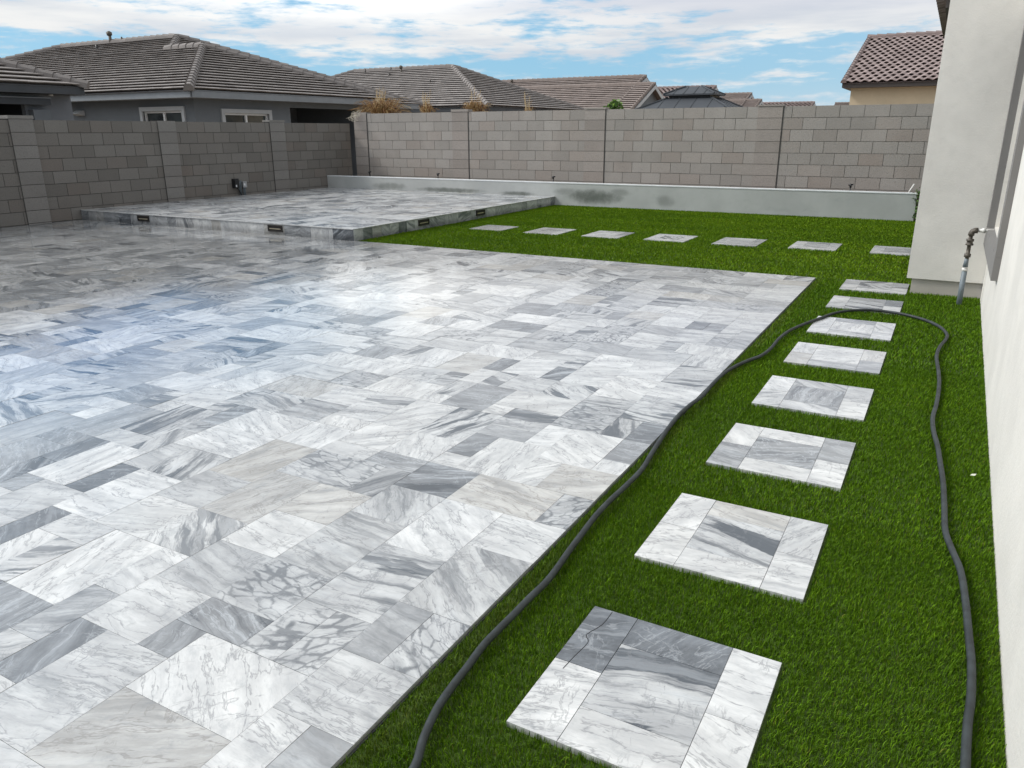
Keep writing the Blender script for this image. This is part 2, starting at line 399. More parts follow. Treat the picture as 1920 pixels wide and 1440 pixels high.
def paving(mb, x0, x1, y0, y1, z, unit=.143, mi=0, gmi=1):
    P = lambda u, v, w: (u, v, z + w)
    nx = math.ceil((x1 - x0) / unit); ny = math.ceil((y1 - y0) / unit)
    for i, j, a, b in ashlar(nx, ny, SIZES):
        ua, ub = x1 - (i + a) * unit, x1 - i * unit; va, vb = y1 - (j + b) * unit, y1 - j * unit
        kk = random.choices(['dark', 'grey', 'bold', 'breccia', 'light', 'white'], [16, 18, 14, 8, 18, 26])[0] if a * b <= 2 else None
        tile(mb, P, max(ua, x0), max(va, y0), ub, vb, .004, .0014, tone(kk))
    mb.face([(x0, y0, z - .0035), (x1, y0, z - .0035), (x1, y1, z - .0035), (x0, y1, z - .0035)], gmi)

# ------------------------------------------------------------------ ground
XL, XE, YB = -13.89, -1.1346, 8.772          # fence line, patio right edge, patio far edge
TX, TZ, YP = -7.4745, .1727, 15.37           # terrace right side, height, planter wall face
b = MB(); S = 900
b.face([(-S, -S, -.08), (S, -S, -.08), (S, S, -.08), (-S, S, -.08)])
tag(b.build('ground', M['dirt']), 'bare tan dirt ground around the yard and under the houses', 'ground', kind='structure')

b = MB(); paving(b, XL + .01, XE, -1.2, YB, 0)
b.face([(XE, -1.2, -.0035), (XE, -1.2, -.079), (XE, YB, -.079), (XE, YB, -.0035)], 1)
b.face([(XE, YB, -.0035), (XE, YB, -.079), (TX, YB, -.079), (TX, YB, -.0035)], 1)
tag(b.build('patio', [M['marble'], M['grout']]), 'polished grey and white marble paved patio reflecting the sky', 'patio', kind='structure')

b = MB(); b.box(XE + .001, XE + .008, -1.2, YB + .008, -.079, -.012); b.box(TX, XE + .0005, YB + .001, YB + .008, -.079, -.008)
tag(b.build('edging_strip', M['edging']), 'thin dark edging strip between the marble patio and the turf', 'edging', kind='structure')

# ------------------------------------------------------------------ raised terrace
ter = empty('raised_terrace', (XL, 8.735, 0))
ter['label'] = 'low raised marble terrace in the far left corner by the block walls'; ter['category'] = 'terrace'
def child(mb, name, mats, parent, smooth=False):
    o = mb.build(name, mats, None, smooth); o.parent = parent
    o.matrix_parent_inverse = Matrix.Translation(-(parent.matrix_basis.translation if parent.parent is None else Vector())) if parent.type == 'EMPTY' else Matrix()
    return o
YT = 8.735
b = MB(); paving(b, XL + .01, TX, YT, YP - .002, TZ)
# pale nosing along both open edges, its white imitating a specular edge line
P = lambda u, v, w: (u, v, TZ + .002 + w)
x = XL + .012
while x < TX - .05:
    l = min(random.uniform(.5, .7), TX - x); tile(b, P, x, YT - .012, x + l, YT + .05, .012, .002, (random.uniform(0, .12), .1, 0, .1)); x += l
y = YT + .05
while y < YP - .05:
    l = min(random.uniform(.5, .7), YP - y); tile(b, P, TX - .05, y, TX + .012, y + l, .012, .002, (random.uniform(0, .15), .1, 0, .1)); y += l
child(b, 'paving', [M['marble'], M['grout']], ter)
b = MB()
def riser(a, z0, z1, P, fixed=()):
    u = a[0]; k = 0
    while u < a[1] - .03:
        l = min(random.choice((.215, .215, .32, .43)), a[1] - u)
        if a[1] - u - l < .08: l = a[1] - u
        kk = random.choices(['white', 'light', 'grey', 'dark', 'warm'], [20, 34, 26, 14, 6])[0]
        tile(b, P, u, z0, u + l, z1, .003, .003, tone(kk)); u += l
    b.face([P(a[0], z0, -.0025), P(a[1], z0, -.0025), P(a[1], z1, -.0025), P(a[0], z1, -.0025)], 1)
riser((XL + .012, TX), -.06, TZ - .012, lambda u, v, w: (u, YT - w, v))
riser((YT, YP), -.06, TZ - .012, lambda u, v, w: (TX + w, u, v))
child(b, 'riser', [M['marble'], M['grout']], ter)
def step_light(c, ax):
    """louvred step light set in the riser; ax 'x' faces the patio, 'y' faces the turf"""
    F = MB(); L = MB(); W2, z0, z1 = .148, .052, .148
    def bx(mb, u0, u1, d0, d1, za, zb):
        if ax == 'x': mb.box(c + u0, c + u1, YT - d1, YT - d0, za, zb)
        else: mb.box(TX + d0, TX + d1, c + u0, c + u1, za, zb)
    bx(F, -W2, W2, -.002, .006, z0, z1)
    for (u0, u1, za, zb) in ((-W2, W2, z1 - .018, z1), (-W2, W2, z0, z0 + .018), (-W2, -W2 + .02, z0 + .018, z1 - .018), (W2 - .02, W2, z0 + .018, z1 - .018)):
        bx(F, u0, u1, .0062, .018, za, zb)
    bx(F, -W2 + .02, W2 - .02, .0062, .03, z1 - .044, z1 - .036)
    bx(L, -W2 + .035, W2 - .035, .0064, .016, z1 - .060, z1 - .046)
    f = child(F, 'step_light', M['bronze'], ter); l = L.build('lens', M['lens'], f)
    l.matrix_parent_inverse = Matrix()
    return f
for c, a in ((-12.13, 'x'), (-9.02, 'x'), (10.48, 'y'), (12.27, 'y')):
    f = step_light(c, a)

# fix parenting transforms for parts of empties: children are built in world space
def world_child(o, parent):
    o.parent = parent; o.matrix_parent_inverse = Matrix.Translation(-parent.location); return o

# ------------------------------------------------------------------ lawn
b = MB()
b.face([(XE + .008, -1.2, -.016), (.42, -1.2, -.016), (.42, YB + .008, -.016), (XE + .008, YB + .008, -.016)])
b.face([(TX, YB + .008, -.016), (3.2, YB + .008, -.016), (3.2, YP + .3, -.016), (TX, YP + .3, -.016)])
tag(b.build('lawn', M['turf_base']), 'dark green backing of the turf lawn', 'lawn', kind='structure')

STONES = [(-.8304, -.2297, 1.4538, 2.0561), (-.8304, -.2297, 2.4231, 3.0161), (-.8304, -.2297, 3.3905, 3.9858), (-.8304, -.2297, 4.3532, 4.9551),
          (-.8304, -.2297, 5.3177, 5.9042), (-.8304, -.2297, 6.266, 6.8715), (-.8304, -.2297, 7.2914, 7.8587), (-.8304, -.2297, 8.2236, 8.8268)]
FAR = [(-6.80, -6.20, 10.79, 11.42), (-5.78, -5.19, 10.76, 11.50), (-4.80, -4.21, 10.79, 11.54), (-3.83, -3.225, 10.84, 11.585),
       (-2.83, -2.225, 10.86, 11.65), (-1.815, -1.215, 10.955, 11.70), (-.803, -.20, 10.965, 11.71)]

def turf(name, regions, label):
    V = []; F3 = []; C = []; n0 = 0
    for (x0, x1, y0, y1, dens, wd, L0, L1) in regions:
        n = int((x1 - x0) * (y1 - y0) * dens)
        p = RNG.uniform((x0, y0), (x1, y1), (n, 2))
        keep = np.ones(n, bool)
        for (a0, a1, c0, c1) in STONES + FAR:
            keep &= ~((p[:, 0] > a0 - .004) & (p[:, 0] < a1 + .008) & (p[:, 1] > c0 + .0) & (p[:, 1] < c1 + .006))
        keep &= ~((p[:, 0] > -.21) & (p[:, 1] > 8.385) & (p[:, 1] < 9.1))
        keep &= p[:, 0] < np.where(p[:, 1] < 8.4, .333 + (p[:, 1] - 1.9) * .0088, 9)
        p = p[keep]; n = len(p)
        # tufts: blades gather round stitch rows
        ln = RNG.uniform(L0, L1, n)
        near_edge = np.zeros(n, bool)
        for (a0, a1, c0, c1) in STONES + FAR: near_edge |= (p[:, 0] > a0 - .012) & (p[:, 0] < a1) & (p[:, 1] > c0 - .014) & (p[:, 1] < c1)
        th = RNG.normal(-1.2, 1.1, n); lean = np.clip(RNG.normal(.36, .20, n), .05, 1.25)
        patch = np.sin(p[:, 0] * 3.1 + np.sin(p[:, 1] * 2.3) * 1.7) * np.sin(p[:, 1] * 2.7 + 1.3 * np.sin(p[:, 0] * 1.9))
        lean = np.clip(lean + .04 * patch, .05, 1.3); lean = np.where(near_edge, lean * .4, lean)
        dxy = np.stack([np.cos(th), np.sin(th)], 1); sxy = np.stack([-np.sin(th + RNG.normal(0, .9, n)), np.cos(th)], 1)
        z0 = np.full(n, -.017)
        h1 = ln * .55 * np.cos(lean * .5); r1 = ln * .55 * np.sin(lean * .5); h2 = h1 + ln * .45 * np.cos(lean * 1.5); r2 = r1 + ln * .45 * np.sin(lean * 1.5)
        wv = sxy * (wd * RNG.uniform(.7, 1.3, n) / 2)[:, None]
        v = np.zeros((n, 5, 3))
        v[:, 0, :2] = p - wv; v[:, 1, :2] = p + wv; v[:, 0, 2] = v[:, 1, 2] = z0
        q = p + dxy * r1[:, None]; v[:, 2, :2] = q - wv * .85; v[:, 3, :2] = q + wv * .85; v[:, 2, 2] = v[:, 3, 2] = z0 + h1
        v[:, 4, :2] = p + dxy * r2[:, None]; v[:, 4, 2] = z0 + np.maximum(h2, h1 * .8)
        base = n0 + np.arange(n)[:, None] * 5
        F3.append(np.concatenate([base + np.array([[0, 1, 3]]), base + np.array([[0, 3, 2]]), base + np.array([[2, 3, 4]])], 1).reshape(-1, 3))
        V.append(v.reshape(-1, 3)); n0 += n * 5
        pal = np.array([(.066, .135, .005), (.105, .20, .007), (.140, .255, .009), (.185, .29, .014), (.19, .165, .04)])
        k = RNG.choice(5, n, p=(.30, .38, .22, .085, .015)); c = pal[k] * RNG.uniform(.75, 1.2, (n, 1)) * (np.array([.92, .97, .72]) if y1 < YB + .5 else np.array([1.3, 1.2, .85]))  # near blades darkened, far ones brightened: view-dependent shading put into the colour
        edge = np.clip(1 - np.abs(p[:, 0] - XE - .05) / .05, 0, 1) * (p[:, 1] < YB) * RNG.uniform(0, 1, n)
        c = c * (1 - edge[:, None]) + np.array([.13, .15, .03]) * edge[:, None]
        C.append(np.repeat(np.concatenate([c, np.ones((n, 1))], 1), 5, 0))
    V = np.concatenate(V).astype(np.float32); F3 = np.concatenate(F3).astype(np.int32); C = np.concatenate(C).astype(np.float32)
    me = bpy.data.meshes.new(name)
    me.vertices.add(len(V)); me.vertices.foreach_set('co', V.ravel())
    me.loops.add(F3.size); me.loops.foreach_set('vertex_index', F3.ravel())
    me.polygons.add(len(F3)); me.polygons.foreach_set('loop_start', np.arange(0, F3.size, 3, dtype=np.int32))
    me.update(calc_edges=True)
    ca = me.color_attributes.new('tone', 'FLOAT_COLOR', 'POINT'); ca.data.foreach_set('color', C.ravel())
    me.materials.append(M['blades'])
    o = bpy.data.objects.new(name, me); COL.objects.link(o)
    return tag(o, label, 'grass', kind='stuff')
turf('turf_grass', [(XE + .010, .40, 1.0, 3.1, 70000, .0017, .017, .028), (XE + .010, .40, 3.1, 5.6, 36000, .0024, .017, .028), (XE + .016, .40, 5.6, YB + .02, 13000, .004, .020, .032),
                    (TX + .006, 2.4, YB + .03, YP - .01, 6500, .006, .020, .032)], 'short bright green artificial turf between the marble patio and the walls')

# ------------------------------------------------------------------ stepping stones
# tones: left-far, left-near, mid-far, centre, mid-near, right-far, right-near
W_, L_, G_, D_, S_, B_, Y_ = 'white', 'light', 'grey', 'dark', 'streak', 'breccia', 'warm'
NEAR_T = [(D_, W_, D_, S_, W_, W_, W_), (W_, W_, Y_, S_, W_, L_, W_), (W_, G_, W_, G_, W_, G_, W_), (W_, L_, L_, G_, L_, L_, W_),
          (W_, Y_, W_, W_, G_, Y_, G_), (W_, W_, G_, W_, L_, W_, W_), (W_, L_, G_, S_, S_, D_, W_), (G_, W_, S_, S_, W_, G_, W_)]
NEAR_L = ['nearest marble stepping stone, with two dark slate grey slabs at its far left corner',
          'marble stepping stone with white rim and dark-banded grey centre slab, second from the camera',
          'stepping stone with one dark grey slab at its near left corner, third from the camera',
          'marble stepping stone with pale sides and grey streaked middle, fourth from the camera',
          'pale centred marble stepping stone with a grey near right slab, fifth from the camera',
          'pale marble stepping stone whose far left corner the black hose crosses',
          'streaky grey marble stepping stone just beyond the arc of the black hose',
          'streaky grey marble stepping stone touching the foot of the house pier']
def smooth_path(P, sub=4):
    out = []
    for i in range(len(P) - 1):
        p0, p1, p2, p3 = (np.array(P[max(0, min(len(P) - 1, i + k))]) for k in (-1, 0, 1, 2))
        for s in range(sub):
            t_ = s / sub; out.append(.5 * (2 * p1 + (p2 - p0) * t_ + (2 * p0 - 5 * p1 + 4 * p2 - p3) * t_ ** 2 + (3 * p1 - 3 * p2 + p0 * -1 + p3) * t_ ** 3))
    out.append(np.array(P[-1])); return out
CRACK = [(-0.7665, 2.0497), (-0.7692, 1.9699), (-0.7922, 1.9), (-0.7726, 1.8682), (-0.7815, 1.7898), (-0.7882, 1.7201)]
def stone(rect, tones, label, group, plain=False):
    x0, x1, y0, y1 = rect; b = MB(); P = lambda u, v, w: (u, v, w + .002)
    W2, H2 = x1 - x0, y1 - y0; us = (0, .25, .76, 1)
    cells = [(0, us[1], .5, 1), (0, us[1], 0, .5), (us[1], us[2], .76, 1), (us[1], us[2], .25, .76), (us[1], us[2], 0, .25), (us[2], 1, .48, 1), (us[2], 1, 0, .48)]
    for (a, c, d, e), tn in zip(cells, tones):
        col = list(tone(tn))
        if tn == 'white': col[0] *= .4
        tile(b, P, x0 + a * W2, y0 + d * H2, x0 + c * W2, y0 + e * H2, .045, .002, tuple(col), .0004)
    b.face([(x0 + .001, y0 + .001, -.002), (x1 - .001, y0 + .001, -.002), (x1 - .001, y1 - .001, -.002), (x0 + .001, y1 - .001, -.002)], 1)
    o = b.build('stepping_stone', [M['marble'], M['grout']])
    return tag(o, label, 'stepping stone', group)
for i, (r, tt, l) in enumerate(zip(STONES, NEAR_T, NEAR_L)):
    o = stone(r, tt, l, 'stepping stones beside the house')
    if i == 0:
        b = MB(); cp = CRACK
        b.tube([(x, y, .0022) for x, y in smooth_path(cp, 3)], .0014, 5); b.build('crack', M['black'], o)
FAR_T = [(W_, W_, L_, L_, W_, W_, W_), (W_, W_, W_, L_, L_, W_, W_), (W_, W_, L_, W_, W_, G_, W_), (W_, W_, W_, L_, W_, W_, W_), (L_, L_, W_, L_, L_, G_, G_), (W_, W_, G_, L_, W_, L_, W_), (L_, W_, L_, G_, W_, L_, L_)]
FAR_L = ['marble stepping stone nearest the raised terrace in the far row on the turf',
         'second marble stepping stone from the raised terrace in the far row', 'third marble stepping stone from the raised terrace in the far row',
         'middle marble stepping stone of the seven in the far row', 'third stepping stone from the house pier in the far row, grey on its right',
         'second stepping stone from the house pier in the far row, grey at its far edge', 'marble stepping stone in the far row partly hidden by the house pier']
for r, tt, l in zip(FAR, FAR_T, FAR_L): stone(r, tt, l, 'stepping stones across the far turf')

# ------------------------------------------------------------------ block walls
def courses(mb, P, u0, u1, z0, z1, bl=.424, ch=.215, off=0.0, mi=0, stack=False, tj=.01, hue=.3):
    """running bond, laid from the top down"""
    k = 0; zt = z1
    while zt > z0 + .02:
        zb = max(zt - ch, z0); u = u0 - ((k % 2) * bl / 2 + off) % bl if not stack else u0
        while u < u1 - .01:
            a, c = max(u, u0), min(u + bl, u1) if not stack else u1
            if c - a > .02:
                g = tj / 2; tn = (min(1, max(0, random.gauss(.5, .36))), max(0, random.gauss(0, hue * 1.4)), 0, 1)
                q = [(a + g, zb + g), (c - g, zb + g), (c - g, zt - g), (a + g, zt - g)]; w = random.uniform(-.001, .001)
                top = [P(x, y, w) for x, y in q]; bot = [P(x, y, -.009) for x, y in q]
                mb.face(top, mi, tn)
                for i in range(4):
                    j = (i + 1) % 4; mb.face([top[i], bot[i], bot[j], top[j]], mi, tn)
            u += bl if not stack else 99
        zt = zb; k += 1

# left fence (faces +x), y from -3 to 16.4
FL = MB(); Pl = lambda u, v, w: (XL + w, u, v)
ZL = 1.725
courses(FL, Pl, -3, 16.36, -.03, ZL, off=.1)
FL.box(XL - .15, XL - .0085, -3, 16.36, -.079, ZL - .004, 1)
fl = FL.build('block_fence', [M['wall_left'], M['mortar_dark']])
tag(fl, 'shaded brown grey concrete block fence along the left side of the yard', 'fence')
def pier(parent, P, u0, u1, z0, z1, proud, mats, cap=0.0, name='pier'):
    b = MB(); Q = lambda u, v, w: P(u, v, proud + w)
    courses(b, Q, u0, u1, z0, z1, stack=True, hue=.15)
    def bx(a0, a1, d0, d1, za, zb, mi):
        p = [P(u, v, d) for v in (za, zb) for d in (d0, d1) for u in (a0, a1)]
        for q in ((0, 2, 3, 1), (4, 5, 7, 6), (0, 1, 5, 4), (2, 6, 7, 3), (0, 4, 6, 2), (1, 3, 7, 5)): b.face([p[k] for k in q], mi)
    bx(u0 + .004, u1 - .004, -.19, proud - .0085, z0, z1 - .004, 1)
    if cap: bx(u0 - .01, u1 + .01, -.19, proud + .01, z1 + .001, z1 + cap, 0)
    o = b.build(name, mats, parent); return o
for (a, c, cap) in ((4.75, 5.17, 0), (7.75, 8.16, .055), (10.60, 11.02, 0), (13.56, 14.02, .04), (1.8, 2.2, 0)):
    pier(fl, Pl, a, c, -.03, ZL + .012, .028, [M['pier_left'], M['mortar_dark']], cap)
# rear fence (faces -y)
YR = 16.2; ZR = 1.955
FR = MB(); Pr = lambda u, v, w: (u, YR - w, v)
courses(FR, Pr, -13.17, 6.0, -.03, ZR, off=.30)
FR.box(-13.17, 6.0, YR + .0085, YR + .16, -.079, ZR - .004, 1)
frn = FR.build('block_fence', [M['wall_rear'], M['mortar']])
tag(frn, 'taupe concrete block fence across the far end, behind the stucco planter wall', 'fence')
for (a, c, cap, zz) in ((-13.60, -13.19, 0, ZR + .03), (-10.615, -10.165, .055, ZR), (-7.177, -6.70, .04, ZR), (-3.513, -3.04, .03, ZR)):
    pier(frn, Pr, a, c, -.03, zz, .012, [M['pier_rear'], M['mortar']], cap)
    b = MB(); b.box(c + .001, c + .021, YR - .004, YR + .05, -.03, ZR - .01); b.build('control_joint', M['mortar_dark'], frn)

# planter wall
b = MB(); b.box(XL + .002, -.50, YP, YP + .16, -.079, .448); pw = b.build('planter_wall', M['planter'])
bevel(pw, .012); tag(pw, 'low grey green stucco planter wall with dark water stains in front of the far fence', 'wall')
b = MB(); b.box(XL + .002, -.496, YP - .006, YP + .165, .4485, .466); bevel(b.build('coping', M['coping'], pw), .006)
b = MB(); b.box(XL + .003, -.50, YP + .161, YR - .003, -.079, .38)
tag(b.build('soil_bed', M['soil']), 'brown soil bed between the planter wall and the far fence', 'soil', kind='structure')

# sprinkler risers and stub
SPR = [(-12.825, 'black sprinkler riser beside the corner pier above the planter wall'), (-10.76, 'black sprinkler riser just left of the second pier above the planter wall'),
       (-7.70, 'black sprinkler riser left of the third pier above the stained planter wall'), (-1.625, 'black sprinkler riser above the planter wall nearest the house pier')]
for i, (x, l) in enumerate(SPR):
    e = empty('sprinkler_riser', (x, 15.75, .38))
    b = MB(); b.tube([(0, 0, -.02), (0, 0, .13)], .012, 8); b.tube([(0, 0, .13), (0, 0, .195)], .02, 8)
    b.build('stem', M['black'], e, True)
    b = MB(); b.tube([(-.035, 0, .17), (.045, 0, .185)], .014, 7); b.build('nozzle', M['black'], e, True)
    tag(e, l, 'sprinkler', 'sprinkler risers in the planter')
b = MB(); b.tube([(-.69, 15.75, .36), (-.585, 15.76, .60)], .014, 8)
tag(b.build('stub_pipe', M['pipe_white'], None, True), 'pale stub of pipe leaning out of the planter next to the house pier', 'pipe')

# ------------------------------------------------------------------ own house on the right
hs = empty('stucco_house', (.36, 5, 0))
tag(hs, 'cream stucco house wall with a pier along the right edge', 'house')
wx = lambda y: .3357 + (y - 1.916) * (.3927 - .3357) / (8.42 - 1.916)
def walled(mb, P, u0, u1, z0, z1, holes, depth, mi=0):
    """wall face with rectangular openings and reveals"""
    us = sorted({u0, u1, *[h[0] for h in holes], *[h[1] for h in holes]}); zs = sorted({z0, z1, *[h[2] for h in holes], *[h[3] for h in holes]})
    for a, c in zip(us, us[1:]):
        for d, e in zip(zs, zs[1:]):
            if any(h[0] <= a and c <= h[1] and h[2] <= d and e <= h[3] for h in holes): continue
            mb.face([P(a, d, 0), P(c, d, 0), P(c, e, 0), P(a, e, 0)], mi)
    for h in holes:
        q = [(h[0], h[2]), (h[1], h[2]), (h[1], h[3]), (h[0], h[3])]
        for i in range(4):
            j = (i + 1) % 4; mb.face([P(*q[i], 0), P(*q[j], 0), P(*q[j], -depth), P(*q[i], -depth)], mi)
Ph = lambda u, v, w: (wx(u) - w, u, v)
b = MB(); walled(b, Ph, -4, 8.36, -.079, 3.0, [(6.40, 8.16, .68, 2.3)], .14)
b.face([(wx(-4), -4, -.079), (6, -4, -.079), (6, -4, 3.0), (wx(-4), -4, 3.0)])
world_child(b.build('wall', M['house']), hs)
PX0, PY = -.2507, 8.37
b = MB(); b.box(PX0, 5.9, PY, 9.75, .137, 3.0); bevel(world_child(b.build('pier', M['house']), hs), .02, 3)
b = MB(); b.box(PX0 + .045, 5.9, PY + .024, 9.73, -.079, .1365); world_child(b.build('stem_wall', M['house_base']), hs)
# window: projecting trim, frame, pane
tr = MB(); xo = .332
def ty(u0, u1, z0, z1, d=.0): tr.box(xo + d, xo + .10, u0, u1, z0, z1)
ty(6.227, 8.31, .51, .672); ty(6.227, 6.392, .673, 2.31); ty(8.165, 8.31, .673, 2.31); ty(6.227, 8.31, 2.311, 2.46)
wn = world_child(tr.build('window', M['trim']), hs); bevel(wn, .012, 2)
b = MB(); fx = .45
for (a, c, d, e) in ((6.402, 6.452, .682, 2.298), (8.108, 8.158, .682, 2.298), (6.4525, 8.1075, .682, .732), (6.4525, 8.1075, 2.248, 2.298), (7.25, 7.29, .7325, 2.2475)): b.box(fx, fx + .06, a, c, d, e)
f = b.build('frame', M['vinyl'], wn)
b = MB(); b.box(fx + .028, fx + .034, 6.4527, 8.1073, .7327, 2.2473); b.build('pane', M['glass'], wn)
# gas stub
gp = empty('gas_pipe', (.217, 7.99, 0)); tag(gp, 'gas pipe stub rising from the turf and turning into the house window trim', 'pipe')
b = MB(); b.tube([(0, 0, -.06), (-.003, 0, .30)], .0225, 12); b.build('conduit', M['pipe_grey'], gp, True)
b = MB(); b.tube([(-.003, 0, .30), (-.003, 0, .325)], .0235, 12); b.build('collar', M['pipe_white'], gp, True)
b = MB(); b.tube([(-.003, 0, .335), (-.002, 0, .425)], [.022, .0155], 12); b.build('reducer', M['pipe_grey'], gp, True)
b = MB(); pz = [(.40, .0165), (.425, .0165), (.4251, .027), (.455, .027), (.4551, .0165), (.53, .0165), (.5301, .031), (.545, .031), (.5451, .024), (.565, .024), (.5651, .030), (.585, .030), (.5851, .0165), (.622, .0165)]
b.tube([(-.002, 0, z) for z, r in pz], [r for z, r in pz], 12)
b.tube([(-.002, 0, .615), (-.001, 0, .635), (.006, 0, .652), (.022, 0, .660), (.045, 0, .661)], [.025, .025, .025, .025, .025], 12)
b.build('pipe', M['pipe_steel'], gp, True)
b = MB(); b.tube([(.04, 0, .661), (.10, 0, .663), (.165, 0, .664)], .015, 10); b.tube([(.075, 0, .663), (.10, 0, .664)], .021, 8); b.build('branch', M['pipe_white'], gp, True)
# eave behind the pier
b = MB(); b.box(-.33, 5.9, 9.8, 14.2, 2.70, 2.86); world_child(b.build('fascia', M['fascia_brown']), hs)
b = MB()
for k in range(20):
    y = 9.78 + k * .22; b.tube([(-.45, y, 2.875), (-.30, y, 2.90), (.3, y, 3.05)], .06, 8, col=(random.random(), 0, 0, 1))
world_child(b.build('roof', M['roofR']), hs)

# ------------------------------------------------------------------ hose
HP = [(-0.935, 1.10), (-0.942, 1.196), (-0.976, 1.28), (-1.007, 1.386), (-1.022, 1.483), (-1.03, 1.575), (-1.04, 1.684), (-1.037, 1.77), (-1.032, 1.872), (-1.03, 1.972), (-1.026, 2.077), (-1.033, 2.182), (-1.046, 2.305), (-1.056, 2.449), (-1.066, 2.613), (-1.065, 2.776), (-1.058, 2.935), (-1.058, 3.14), (-1.085, 3.369), (-1.118, 3.716), (-1.127, 3.932), (-1.118, 4.111), (-1.10, 4.286), (-1.108, 4.515), (-1.108, 4.761), (-1.085, 4.977), (-1.039, 5.174), (-0.985, 5.334), (-0.962, 5.556), (-0.963, 5.868), (-0.938, 6.166), (-0.87, 6.474), (-0.797, 6.729), (-0.725, 6.964), (-0.634, 7.121), (-0.472, 7.234), (-0.315, 7.240), (-0.171, 7.184), (-0.03, 7.067), (0.079, 6.88), (0.135, 6.64), (0.132, 6.434), (0.098, 6.179), (0.083, 5.877), (0.103, 5.511), (0.114, 5.176), (0.109, 4.8), (0.097, 4.555), (0.106, 4.318), (0.130, 4.087), (0.147, 3.85), (0.162, 3.637), (0.171, 3.386), (0.178, 3.163), (0.202, 3.01), (0.230, 2.852), (0.244, 2.646), (0.252, 2.447), (0.258, 2.303), (0.256, 2.142), (0.247, 2.017), (0.241, 1.847), (0.235, 1.6)]
hp = smooth_path(HP)
b = MB(); b.tube([(p[0], p[1], .016 + .003 * math.sin(i * .23)) for i, p in enumerate(hp)], .0118, 12)
tag(b.build('garden_hose', M['hose'], None, True), 'long black garden hose snaking over the turf past the stepping stones', 'hose')

# ------------------------------------------------------------------ outlet on the left fence
jb = empty('outlet_box', (XL, 12.5, .17)); tag(jb, 'black weatherproof outlet box and grey conduits low on the left block fence', 'outlet box')
b = MB(); b.box(.0, .07, -.20, -.06, .17, .37); b.box(.0705, .09, -.19, -.07, .18, .34); bevel(b.build('cover', M['black'], jb), .01)
b = MB(); b.box(.0905, .095, -.175, -.145, .195, .24); b.build('sticker', M['white_vinyl'], jb)
b = MB(); b.box(.0, .06, .06, .17, .17, .30); bevel(b.build('box', M['steel'], jb), .008)
b = MB(); b.box(.0605, .066, .085, .12, .21, .26); b.build('socket', M['white_vinyl'], jb)
for (y, z) in ((-.02, .30), (.02, .32), (.09, .17), (.13, .17)):
    b = MB(); b.tube([(.03, y, -.003), (.03, y, z - .03), (.03, y + .015, z)], .014, 8); b.build('conduit', M['pipe_grey'], jb, True)
b = MB(); b.tube([(.03, -.10, .18), (.05, -.05, .10), (.05, -.02, .03), (.04, .0, .0)], .012, 7); b.build('cable', M['black'], jb, True)

